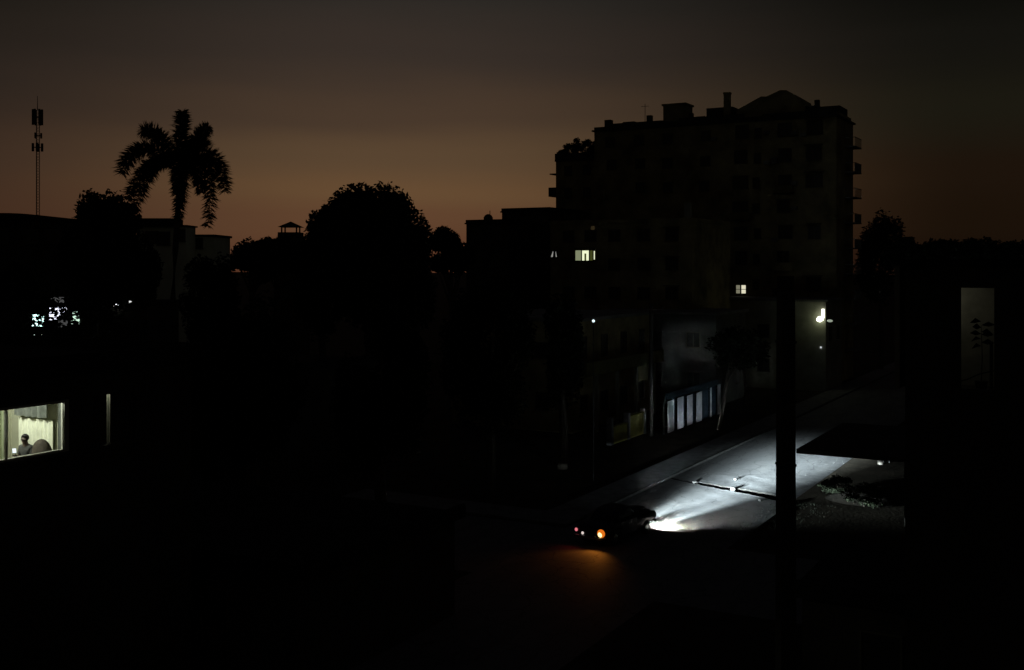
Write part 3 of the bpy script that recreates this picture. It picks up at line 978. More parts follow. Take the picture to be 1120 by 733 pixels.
# --- striped sheet fence
t = gthing('striped_fence', 'tall sheet fence of white and dark blue upright stripes', 'fence', 22.2, -6.5)
y = 0.
def sheet(y0, y1, z0, z1, x0, name, m):
    mb = MB(); n = max(4, int((y1 - y0) / .09)); vs = []; fs = []
    for i in range(n + 1):
        yy = y0 + (y1 - y0) * i / n
        xx = x0 + .022 * (1 if i % 2 else -1)
        vs += [(xx, yy, z0), (xx, yy, z1), (xx - .03, yy, z0), (xx - .03, yy, z1)]
    for i in range(n):
        a = i * 4
        fs += [(a, a + 4, a + 5, a + 1), (a + 2, a + 3, a + 7, a + 6), (a + 1, a + 5, a + 7, a + 3), (a, a + 2, a + 6, a + 4)]
    fs += [(0, 1, 3, 2), (n * 4, n * 4 + 2, n * 4 + 3, n * 4 + 1)]
    mb.add(vs, fs).build(name, m, t)
i = 0
widths = [(1.35, 'w'), (.75, 'b'), (1.25, 'w'), (.95, 'b'), (1.3, 'w'), (.9, 'b'), (1.35, 'w'), (1.2, 'b'), (.9, 'b'), (.35, 'w'), (1.6, 'b'), (.8, 'w')]
for w, k in widths:
    hgt = 2.55 + (.08 if i % 2 else 0) + random.uniform(-.06, .06)
    sheet(y + .01, y + w - .01, .1, hgt, .12 if k == 'w' else -.06, 'white_sheet' if k == 'w' else 'blue_sheet', white_paint if k == 'w' else blue_paint)
    y += w; i += 1
for yy in (0, 4.2, 8.4, 12.6):
    MB().box(-.3, -.15, yy - .06, yy + .06, 0, 2.9).build('post', metal_dark, t)
MB().box(-.15, -.1, 0, y, 2.3, 2.38).box(-.15, -.1, 0, y, .5, .58).build('rail', metal_dark, t)
MB().box(-.12, -.08, 0, y, 2.6, 3.1).build('top_sheet', blue_paint, t)

# --- utility poles
def utility_pole(name, label, x, y, top, w=.36, arm=True):
    t = thing(name, label, 'utility pole', (x, y, 0), R(8))
    m = MB(); a, b = w / 2 * 1.12, w / 2 * .9
    m.add([(-a, -a, 0), (a, -a, 0), (a, a, 0), (-a, a, 0), (-b, -b, top), (b, -b, top), (b, b, top), (-b, b, top)],
          [(0, 3, 2, 1), (4, 5, 6, 7), (0, 1, 5, 4), (1, 2, 6, 5), (2, 3, 7, 6), (3, 0, 4, 7)])
    m.build('post', plaster_dark, t)
    if w > .3:
        for zz in (top - 1.2, top - 2.6, top - 4.1):
            bb = b + .03
            MB().box(-bb, bb, -bb, bb, zz, zz + .06).build('clamp_band', metal_dark, t)
        MB().tube([(b + .05, 0, 0), (b + .03, 0, top - 1.5), (b + .03, 0, top - .6)], .025, 6).build('conduit', metal_dark, t)
    if arm:
        MB().box(-.9, .9, -b - .1, -b - .003, top - .5, top - .38).build('cross_arm', wood_dark, t)
        for xx in (-.8, 0, .8):
            MB().tube([(xx, -b - .05, top - .38), (xx, -b - .05, top - .3), (xx, -b - .05, top - .2)], [.03, .06, .04], 8).build('insulator', plaster_dark, t)
    return t
utility_pole('utility_pole', 'thick dark utility pole standing in front of the lit road', at(859.5, 26), 26, 12.35, .36, False)
x, y = W(20.8, -7.2)
utility_pole('utility_pole', 'thin far utility pole at the corner of the striped fence', x, y, zpy(332, y), .26)

# --- canopy on the right of the road
t = gthing('carport_canopy', 'flat concrete canopy on posts right of the thick utility pole', 'canopy', -1.2, 9.5)
MB().box(0, 14, 0, 10.8, 3.38, 3.6).build('slab', plaster_dark, t)
for xx, yy in ((5.2, 1.2), (13.5, 1.2), (5.2, 9.8), (13.5, 9.8)):
    MB().box(xx - .12, xx + .12, yy - .12, yy + .12, 0, 3.378).build('post', plaster_dark, t)
# a metal bucket added to make a bright glint under its edge
dd = 71.6
o = thing('glint_bucket', 'small metal bucket added as a glint in the dark under the canopy edge', 'bucket', (at(963, dd), dd, 0))
MB().tube([(0, 0, 0), (0, 0, .4)], [.16, .21], 14, False).build('body', galv, o)
MB().tube([(-.2, 0, .38), (-.12, 0, .55), (0, 0, .6), (.12, 0, .55), (.2, 0, .38)], .012, 5).build('handle', galv, o)

# --- low wall and gate far right of road, faintly seen
t = gthing('roadside_wall', 'low grey wall along the right side of the road beyond the canopy', 'wall', 18, RW + 2.2)
MB().box(0, .25, 0, 30, 0, 1.3).build('wall_panel', plaster_dark, t)
for yy in range(0, 31, 6):
    MB().box(-.06, .31, yy - .2, yy + .2, 0, 1.55).build('pillar', concrete, t)
block('corner_house', 'dark house on the right side of the road behind the canopy', 14, RW + 9, RW + 22, 16, 6.2, plaster_dark, cat='house', floors=2, bays=3, side=0, roofm=roof_dark)

# --- dark yard houses in the foreground
def low_house(name, label, x, y, w, dd, h, rz):
    t = thing(name, label, 'house', (x, y, 0), rz)
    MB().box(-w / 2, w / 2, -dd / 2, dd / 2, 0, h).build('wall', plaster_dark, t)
    q = MB(); q.box(-w / 2 - .3, w / 2 + .3, -dd / 2 - .3, dd / 2 + .3, h, h + .18)
    q.box(-w / 2 - .3, w / 2 + .3, -dd / 2 - .3, -dd / 2 - .15, h + .18, h + .5); q.box(w / 2 + .15, w / 2 + .3, -dd / 2 - .15, dd / 2 + .3, h + .18, h + .5)
    q.build('roof', roof_dark, t)
    for xx in (-w / 4, w / 4):
        m = MB(); z = h - 2.0; yy = -dd / 2
        m.box(xx - .6, xx + .6, yy - .06, yy, z - .07, z); m.box(xx - .6, xx + .6, yy - .06, yy, z + 1.2, z + 1.27)
        m.box(xx - .6, xx - .53, yy - .06, yy, z, z + 1.2); m.box(xx + .53, xx + .6, yy - .06, yy, z, z + 1.2)
        f = m.build('window', win_frame, t); MB().box(xx - .53, xx + .53, yy - .02, yy - .003, z, z + 1.2).build('pane', glass_dark, f)
    return t
low_house('yard_house', 'low dark flat-roofed house in the black middle foreground', -10, 40, 13, 9, 3.6, -ANG)
low_house('yard_house', 'dark two-storey house in the black yards left of the road bend', -16, 72, 11, 9, 6.6, -ANG)
low_house('yard_house', 'dark low house at the bottom right in front of the utility pole', 14, 33, 9, 6, 3.2, -ANG)

# ------------------------------------------------------------------ yard with lights glimpsed through a tree, far left
d = 64
t = thing('yard_shop', 'dark shopfront glowing through the leaves at the far left', 'shop', (at(60, d), d, 0))
MB().box(-3.6, 5.4, 0, 6, 0, 10.6).build('wall', plaster_dark, t)
MB().box(-3.8, 5.6, -.3, 6.2, 10.6, 10.8).build('roof', roof_dark, t)
teal = emis('teal_white_glow', (.62, 1, .95), 2.8); violet = emis('violet_white_glow', (.8, .82, 1), 2.6); greenw = emis('green_white_glow', (.6, .85, .68), 1.2)
greyw = emis('grey_glow', (.5, .5, .5), .12)
k = d / 1200
for x0, x1, y0, y1, m in ((35, 48, 344, 357, teal), (37, 46, 366, 376, greenw), (54, 66, 336, 350, violet), (67.5, 73, 336, 342, violet), (78, 87, 341, 355, greenw), (56, 70, 325, 333, greyw), (64, 74, 350, 358, greyw)):
    mb = MB(); xa, xb = (x0 - 60) * k, (x1 - 60) * k; za, zb = zpy(y1, d), zpy(y0, d)
    mb.box(xa - .05, xb + .05, -.08, 0, za - .05, za); mb.box(xa - .05, xb + .05, -.08, 0, zb, zb + .05)
    f = mb.build('window', win_frame, t)
    MB().box(xa, xb, -.03, -.003, za, zb).build('pane', m, f)
for px, py, r_, nm, lab in ((129, 334, .12, 1.6, 'brighter of two small white lamps on the dark yard shop'), (143.5, 330, .08, .7, 'dimmer of two small white lamps on the dark yard shop')):
    o = thing('wall_lamp', lab, 'small lamp', (at(px, d), d - .02, zpy(py, d)))
    MB().tube([(0, 0, 0), (0, -.2, .05)], .025, 6).build('arm', metal_dark, o)
    MB().ball((0, -.24, 0), r_, sx=1.5, sz=.8).build('bulb', emis('yard_lamp_%d' % px, (1, 1, 1), nm), o, True)
tree('screen_tree', 'leafy tree in front of the glowing shopfront at the far left', at(54, 58), 58, zpy(300, 58), 3.5, 3.1, n=2100, ls=.17, seed=78, clumps=70, tr=.2)

# ------------------------------------------------------------------ people
def skin_body(name, m, joints, edges, radii, parent=None, sub=2):
    me = bpy.data.meshes.new(name)
    me.from_pydata(joints, edges, [])
    o = bpy.data.objects.new(name, me); col.objects.link(o)
    sk = o.modifiers.new('skin', 'SKIN'); sk.use_smooth_shade = True
    for i, r_ in enumerate(radii):
        rr = r_ if isinstance(r_, tuple) else (r_, r_)
        me.skin_vertices[0].data[i].radius = rr
    me.skin_vertices[0].data[0].use_root = True
    ss = o.modifiers.new('sub', 'SUBSURF'); ss.levels = ss.render_levels = sub
    dg = bpy.context.evaluated_depsgraph_get()
    dg.update()
    me2 = bpy.data.meshes.new_from_object(o.evaluated_get(dg))
    o.modifiers.clear(); o.data = me2
    me2.materials.clear(); me2.materials.append(m)
    me2.polygons.foreach_set('use_smooth', [True] * len(me2.polygons))
    o.parent = parent
    return o
skin_m = mat('skin', (.07, .045, .032), .6)
hair_m = mat('hair', (.012, .01, .009), .8)
grey_shirt = mat('grey_shirt', (.05, .05, .045), .9, noise=.25, nscale=9)
olive_shirt = mat('olive_shirt', (.07, .085, .04), .9, noise=.25, nscale=9)
trousers = mat('trousers', (.05, .05, .06), .9)
def person(label, parent_loc, rz, shirt, reach=.0, phone=False):
    """seated figure, origin on the floor under the hips, facing local -y"""
    t = thing('person', label, 'person', parent_loc, rz)
    J = [(0, .0, .52), (0, .04, .68), (0, .05, .84), (0, .03, .98), (0, .0, 1.06), (0, -.02, 1.13), (0, -.04, 1.2), (0, -.045, 1.26),   # pelvis..head
         (-.1, .0, .5), (-.12, -.42, .5), (-.12, -.46, .1), (-.12, -.6, .05), (.1, .0, .5), (.12, -.42, .5), (.12, -.46, .1), (.12, -.6, .05),
         (-.17, .03, .97), (-.22, .0, .72), (-.12, -.22, .72), (-.05, -.32, .78), (.17, .03, .97), (.22, .0, .72), (.12, -.22, .72), (.05, -.32, .78)]
    E = [(0, 1), (1, 2), (2, 3), (3, 4), (4, 5), (5, 6), (6, 7), (0, 8), (8, 9), (9, 10), (10, 11), (0, 12), (12, 13), (13, 14), (14, 15),
         (3, 16), (16, 17), (17, 18), (18, 19), (3, 20), (20, 21), (21, 22), (22, 23)]
    Rr = [(.15, .12), (.14, .11), (.16, .12), (.13, .09), .06, .075, .095, .07, .09, .07, .05, .04, .09, .07, .05, .04, .06, .045, .037, .026, .06, .045, .037, .026]
    skin_body('body', skin_m, J, E, Rr, t)
    S_ = [(0, .0, .55), (0, .04, .68), (0, .05, .84), (0, .03, .98), (0, .01, 1.03), (-.17, .03, .97), (-.22, .0, .74), (.17, .03, .97), (.22, .0, .74)]
    skin_body('shirt', shirt, S_, [(0, 1), (1, 2), (2, 3), (3, 4), (3, 5), (5, 6), (3, 7), (7, 8)], [(.175, .14), (.16, .13), (.18, .14), (.15, .11), .075, .078, .062, .078, .062], t)
    P_ = [(0, .0, .5), (-.1, .0, .5), (-.12, -.42, .5), (-.12, -.46, .16), (.1, .0, .5), (.12, -.42, .5), (.12, -.46, .16)]
    skin_body('trousers', trousers, P_, [(0, 1), (1, 2), (2, 3), (0, 4), (4, 5), (5, 6)], [(.165, .13), .11, .085, .065, .11, .085, .065], t)
    m = MB(); m.ball((0, -.02, 1.235), .108, sx=.92, sy=1.08, sz=1.02, nu=16, nv=12)
    m.v = [(x, y, z) if not (y < -.07 and z < 1.27) else (x * .8, -.06, z) for x, y, z in m.v]
    m.build('hair', hair_m, t, True)
    m = MB()
    for sx in (-1, 1): m.ball((.035 * sx, -.128, 1.2), .012, nu=8, nv=6)
    m.build('eyes', hair_m, t)
    MB().add([(-.015, -.125, 1.165), (.015, -.125, 1.165), (0, -.155, 1.165), (0, -.128, 1.205)], [(0, 1, 2), (0, 2, 3), (2, 1, 3)]).build('nose', skin_m, t)
    MB().box(-.025, .025, -.128, -.118, 1.125, 1.135).build('mouth', mat('lips', (.2, .08, .06), .6), t)
    for sx in (-1, 1):
        fm = MB()
        fm.ball((sx * .045, -.36, .79), .04, sx=.7, sy=1.1, sz=.6, nu=8, nv=6)
        for k, (dx, L) in enumerate(((-.024, .055), (-.008, .065), (.008, .062), (.024, .05))):
            x = sx * .045 + dx
            fm.tube([(x, -.38, .795), (x, -.38 - L * .6, .815), (x, -.37 - L * .7, .84)], [.009, .0085, .006], 6)
        fm.tube([(sx * .03, -.35, .8), (sx * .015, -.375, .83), (sx * .012, -.385, .85)], [.01, .009, .007], 6)
        fm.build('hand', skin_m, t, True)
    return t

# ------------------------------------------------------------------ near building, left, with the lit room
def near_left():
    wx, wy = -13.07, 28.0
    t = thing('corner_apartment', 'near dark building at the left edge with a brightly lit room', 'building', (wx, wy, 0), -ANG)
    def P(x, y):   # local to world
        return (wx + x * c_ + y * s_, wy - x * s_ + y * c_)
    Zs, Zt = 7.95, 9.35
    m = MB()
    m.box(-9, 0, -8, 6.6, 0, 6.9)                       # lower storeys
    # upper storey street wall with two openings
    m.box(-.2, 0, -8, 6.6, 6.901, Zs); m.box(-.2, 0, -8, 6.6, Zt, 10.1)
    m.box(-.2, 0, -8, -1.6, Zs, Zt); m.box(-.2, 0, 2.08, 2.9, Zs, Zt); m.box(-.2, 0, 4.4, 6.6, Zs, Zt)
    m.box(-9, -.2, 6.4, 6.6, 6.901, 10.1); m.box(-9, -.2, -8, -7.8, 6.901, 10.1); m.box(-9, -8.8, -7.8, 6.4, 6.901, 10.1)
    m.build('wall', plaster_dark, t)
    q = MB(); q.box(-9.2, .35, -8.2, 6.8, 10.1, 10.28); q.box(.2, .35, -8.2, 6.8, 10.28, 10.6); q.box(-9.2, .2, 6.65, 6.8, 10.28, 10.6)
    q.build('roof', roof_dark, t)
    iw = mat('room_wall', (.42, .42, .3), .9, noise=.15, nscale=1.5)
    m = MB(); m.box(-3.2, -.2, 2.7, 2.82, 7.05, 10.098); m.box(-3.32, -3.2, -4, 2.82, 7.05, 10.098); m.box(-3.2, -.2, -4.12, -4, 7.05, 10.098)
    m.box(-3.3, -.2, 3.0 + 2.4, 5.5, 7.05, 10.098); m.box(-3.32, -3.2, 2.83, 5.5, 7.05, 10.098)
    m.build('partition', iw, t)
    MB().box(-8.8, -.2, -7.8, 6.4, 6.902, 7.049).build('floor', mat('floor_tile', (.2, .17, .13), .6), t)
    # window frame
    fr = mat('pale_frame', (.5, .5, .42), .6)
    m = MB(); m.box(-.12, .03, 1.94, 2.078, Zs, Zt); m.box(-.12, .03, -1.6, 1.94, Zt - .07, Zt - .003); m.box(-.12, .05, -1.6, 1.94, Zs + .003, Zs + .06)
    w = m.build('window', fr, t)
    MB().box(-.1, .02, .18, .215, Zs + .061, Zt - .071).build('mullion', fr, w)
    MB().box(-.06, -.052, -1.6, .179, Zs + .061, Zt - .071).build('pane', clear, w)
    MB().box(-.06, -.052, .216, 1.939, Zs + .061, Zt - .071).build('pane', clear, w)
    MB().box(0.0, .14, -1.7, 2.05, Zs - .1, Zs - .01).build('sill', plaster_dark, w)
    # second window: dark shutters, one ajar
    m = MB(); m.box(-.15, -.1, 2.9, 3.46, Zs, Zt); m.box(-.15, -.1, 3.62, 4.4, Zs, Zt)
    for k in range(26):
        z = Zs + .04 + k * .05
        m.box(-.1, -.07, 2.95, 3.42, z, z + .03); m.box(-.1, -.07, 3.66, 4.36, z, z + .03)
    m.build('shutter', wood_dark, t)
    MB().box(0.0, .14, 2.7, 4.6, Zs - .1, Zs - .01).build('sill', plaster_dark, t)
    # pale curtain lit from inside showing through the slit
    def pleat(name, label, pts, z0, z1, m_, amp=.03, nper=.11, thick=.01):
        (ax, ay), (bx, by) = pts
        L = math.hypot(bx - ax, by - ay); n = int(L / nper * 8)
        nx, ny = -(by - ay) / L, (bx - ax) / L
        mb = MB(); vs = []; fs = []
        for i in range(n + 1):
            q = i / n; o_ = amp * math.sin(q * L / nper * 2 * math.pi + math.sin(q * 11) * .8)
            x, y = ax + (bx - ax) * q + nx * o_, ay + (by - ay) * q + ny * o_
            vs += [(x, y, z0), (x, y, z1), (x + nx * thick, y + ny * thick, z0), (x + nx * thick, y + ny * thick, z1)]
        for i in range(n):
            a = i * 4
            fs += [(a, a + 4, a + 5, a + 1), (a + 2, a + 3, a + 7, a + 6), (a + 1, a + 5, a + 7, a + 3), (a, a + 2, a + 6, a + 4)]
        fs += [(0, 1, 3, 2), (n * 4, n * 4 + 2, n * 4 + 3, n * 4 + 1)]
        o = mb.add(vs, fs).build(name, m_)
        o.location = (wx, wy, 0); o.rotation_euler = (0, 0, -ANG)
        tag(o, label, name.replace('_', ' '))
        return o
    cream = mat('cream_cloth', (.74, .75, .6), .9, noise=.12, nscale=4)
    greyc = mat('grey_cloth', (.12, .13, .11), .9, noise=.3, nscale=5)
    greenc = mat('green_cloth', (.3, .34, .2), .9, noise=.2, nscale=5)
    pleat('curtain', 'pale curtain showing as a thin upright strip between dark shutters', ((-.45, 3.1), (-.45, 4.3)), 7.3, 9.6, cream, .02)
    pleat('folding_screen', 'bright pleated cream screen at the back of the lit room', ((-2.75, 2.6), (-1.25, 2.6)), 7.06, 8.62, cream, .035, .17)
    pleat('curtain', 'greenish side curtain left of the pleated screen', ((-3.1, 2.4), (-3.1, 1.55)), 7.06, 9.4, greenc, .035, .15)
    pleat('curtain', 'brightest pale curtain at the left edge of the lit room', ((-3.05, 1.5), (-3.05, -.4)), 7.06, 9.4, cream, .035, .17)
    pleat('curtain', 'grey drape hanging at the right side of the lit room', ((-.35, 2.45), (-1.0, 2.55)), 7.3, 9.7, greyc, .04, .16)
    pleat('hanging_clothes', 'row of grey clothes hanging above the pleated screen', ((-2.6, 2.35), (-1.15, 2.35)), 8.72, 9.4, greyc, .07, .3)
    # ceiling lamp
    x, y = P(-1.6, .6)
    lt_ = thing('ceiling_lamp', 'round ceiling lamp of the lit room', 'lamp', (x, y, 10.098), -ANG)
    MB().tube([(0, 0, 0), (0, 0, -.06)], .16, 16).build('fitting', white_paint, lt_)
    MB().ball((0, 0, -.13), .1, sz=.8).build('bulb', emis('ceiling_glow', (.95, 1, .8), 6), lt_, True)
    lamp('ceiling_light', 'POINT', (0, 0, -.35), 370, (1, 1, .92), lt_, .12)
    x, y = P(-1.8, 4.6)
    lt_ = thing('ceiling_lamp', 'dim ceiling lamp behind the nearly closed shutters', 'lamp', (x, y, 10.098), -ANG)
    MB().tube([(0, 0, 0), (0, 0, -.06)], .12, 16).build('fitting', white_paint, lt_)
    MB().ball((0, 0, -.12), .07).build('bulb', emis('dim_glow', (.95, 1, .8), 1), lt_, True)
    x, y = P(-.33, 3.9)
    lamp('room_light', 'POINT', (1.48, -.75, -.3), 13, (.95, 1, .85), lt_, .05)
    # people, armchair, phone
    x, y = P(-1.15, 1.62)
    person('seated person in a grey shirt with dark hair facing left in the lit window', (x, y, 7.05), -ANG + R(12), grey_shirt)
    x, y = P(-.85, .42)
    person('person in an olive shirt at the left end of the lit window', (x, y, 7.05), -ANG + R(165), olive_shirt)
    x, y = P(-.75, 1.82)
    a = thing('armchair', 'brown round-backed armchair behind the person in grey', 'armchair', (x, y, 7.05), -ANG)
    br = mat('brown_upholstery', (.045, .034, .022), .9, noise=.3, nscale=6)
    m = MB(); m.ball((0, .0, .72), .46, sx=.78, sy=.5, sz=1.05, nu=20, nv=14); m.build('backrest', br, a, True)
    MB().box(-.38, .38, -.55, -.15, .25, .45).build('seat', br, a)
    for xx in (-.3, .3):
        MB().box(xx - .03, xx + .03, -.5, -.44, 0, .25).build('leg', wood_dark, a)
        MB().box(xx - .03, xx + .03, .0, .06, 0, .3).build('leg', wood_dark, a)
    for (px_, py_, lab) in ((-1.15, 1.62, 'plain wooden stool under the person in grey'), (-.85, .42, 'plain wooden stool under the person in olive')):
        x, y = P(px_, py_)
        a = thing('stool', lab, 'stool', (x, y, 7.05), -ANG)
        MB().box(-.2, .2, -.18, .2, .34, .385).build('seat', wood_dark, a)
        for sx in (-.17, .17):
            for sy in (-.15, .17):
                MB().box(sx - .02, sx + .02, sy - .02, sy + .02, 0, .34).build('leg', wood_dark, a)
    x, y = P(-1.05, 1.2)
    a = thing('phone', 'glowing white phone screen held between the two people', 'phone', (x, y, 7.93), -ANG)
    o = MB().box(-.04, .04, -.006, .006, 0, .15).build('case', rubber, a); 
    MB().box(-.036, .036, -.011, -.0065, .006, .144).build('screen', emis('screen_glow', (.85, .9, 1), 1.6), a)
    a.rotation_euler = (R(-25), 0, R(35)); a.scale = (1.35, 1.35, .9)
near_left()

# ------------------------------------------------------------------ near building, right, with the dim doorway
def near_right():
    u = -33.5
    v0 = vpx(990, u)
    wx, wy = W(u, v0)
    t = thing('near_house', 'near black building on the right with one dim tall opening', 'building', (wx, wy, 0), -ANG)
    xa, xb = vpx(1050, u) - v0, vpx(1087.5, u) - v0
    d = W(u, vpx(1068, u))[1]
    z0, z1 = zpy(428, d), zpy(315, d)
    Wd = 9
    m = MB()
    m.box(0, xa, 0, .2, 0, 13.0); m.box(xb, Wd, 0, .2, 0, 13.0); m.box(xa, xb, 0, .2, 0, z0); m.box(xa, xb, 0, .2, z1, 13.0)
    m.box(0, .2, .2, 7, 0, 13.0); m.box(Wd - .2, Wd, .2, 7, 0, 13.0); m.box(.2, Wd - .2, 6.8, 7, 0, 13.0)
    m.build('wall', plaster_dark, t)
    MB().box(-.1, Wd + .1, -.12, 7.1, 13.0, 13.12).build('roof', roof_dark, t)
    MB().box(.2, Wd - .2, .2, 6.8, z0 - .2, z0 - .05).build('floor', plaster_dark, t)
    dw = mat('dim_room_wall', (.32, .31, .24), .9, noise=.25, nscale=2.5, bump=.2, bscale=4)
    MB().box(xa - 1.2, xb + 1.5, 1.6, 1.7, z0 - .05, 12.99).box(xa - 1.3, xa - 1.2, .21, 1.7, z0 - .05, 12.99).box(xb + 1.5, xb + 1.6, .21, 1.7, z0 - .05, 12.99).build('partition', dw, t)
    w = MB().box(xb - .09, xb - .03, .05, .11, z0, z0 + 1.0).box(xa, xb, .03, .1, z0 - .0, z0 + .04).build('door_frame', metal_dark, t)
    # sagging cable across the opening
    k = d / 1200
    MB().tube([(xa - .1, -.1, zpy(419, d)), (xa + .15, -.1, zpy(415, d)), (xa + .35, -.1, zpy(409, d)), (xa + .5, -.1, zpy(406.5, d)), (xb, -.1, zpy(404.5, d))], .013, 6).build('cable', rubber, t)
    # hanging plant
    x, y = xa + (xb - xa) * .55, .45
    a = thing('hanging_plant', 'dark broad-leaved plant seen in the dim doorway on the right', 'plant', (wx + x * c_ + y * s_, wy - x * s_ + y * c_, z0 - .05), -ANG)
    rn = random.Random(4)
    MB().tube([(0, 0, 0), (0, 0, .22)], [.09, .13], 12).build('pot', plaster_dark, a)
    MB().tube([(0, 0, .2), (.02, 0, .7), (0, 0, 1.35)], [.012, .01, .006], 6).build('stem', bark, a)
    m = MB()
    for i in range(9):
        zz = .95 + .06 * i + rn.uniform(-.04, .04); s = 1 if i % 2 else -1
        L = rn.uniform(.16, .27); w_ = rn.uniform(.05, .11); dz = rn.uniform(-.07, .02)
        yy = rn.uniform(-.1, .1)
        m.add([(0, 0, zz), (s * L * .5, yy, zz + .02 + w_ * .6), (s * L, yy * 1.5, zz + dz), (s * L * .5, yy, zz + .02 - w_ * .6)], [(0, 1, 2, 3)])
    m.build('leaves', leaf, a)
    lt_ = thing('wall_lamp', 'weak lamp inside the dim doorway on the right', 'lamp', (wx + (xa - .6) * c_ + .9 * s_, wy - (xa - .6) * s_ + .9 * c_, 12.5), -ANG)
    MB().tube([(0, 0, 0), (0, 0, .49)], .01, 6).build('cord', rubber, lt_)
    MB().ball((0, 0, -.04), .05).build('bulb', emis('weak_glow', (1, .95, .75), .3), lt_, True)
    lamp('weak_light', 'POINT', (0, 0, -.15), 1.7, (1, .97, .8), lt_, .05)
near_right()

# ------------------------------------------------------------------ the car
def beam_nodes(ld, az_stops, updown):
    ld.use_nodes = True
    t = ld.node_tree
    t.nodes.clear()
    tc = N(t, 'ShaderNodeTexCoord'); sp = N(t, 'ShaderNodeSeparateXYZ')
    t.links.new(tc.outputs['Normal'], sp.inputs[0])
    fz = mathn(t, 'MULTIPLY', sp.outputs[2], -1.0)
    a = mathn(t, 'ARCTAN2', sp.outputs[0], fz)
    hyp = mathn(t, 'SQRT', mathn(t, 'ADD', mathn(t, 'MULTIPLY', sp.outputs[0], sp.outputs[0]), mathn(t, 'MULTIPLY', fz, fz)))
    e = mathn(t, 'ARCTAN2', sp.outputs[1], hyp)
    down = mathn(t, 'MAXIMUM', mathn(t, 'MULTIPLY', e, -1.0), .026)
    prof = mathn(t, 'POWER', mathn(t, 'DIVIDE', .026, down), 2.4)
    upk = N(t, 'ShaderNodeMapRange'); t.links.new(e, upk.inputs[0])
    upk.interpolation_type = 'SMOOTHSTEP'; upk.inputs[1].default_value = -.036; upk.inputs[2].default_value = -.019; upk.inputs[3].default_value = 1; upk.inputs[4].default_value = updown
    azf = mathn(t, 'DIVIDE', mathn(t, 'ADD', a, R(90)), R(180))
    rr = ramp(t, azf, [((q + 90) / 180, (s, s, s, 1)) for q, s in az_stops], 'LINEAR')
    st = mathn(t, 'MULTIPLY', mathn(t, 'MULTIPLY', prof, upk.outputs[0]), rr)
    em = N(t, 'ShaderNodeEmission'); t.links.new(st, em.inputs[1])
    o = N(t, 'ShaderNodeOutputLight'); t.links.new(em.outputs[0], o.inputs[0])

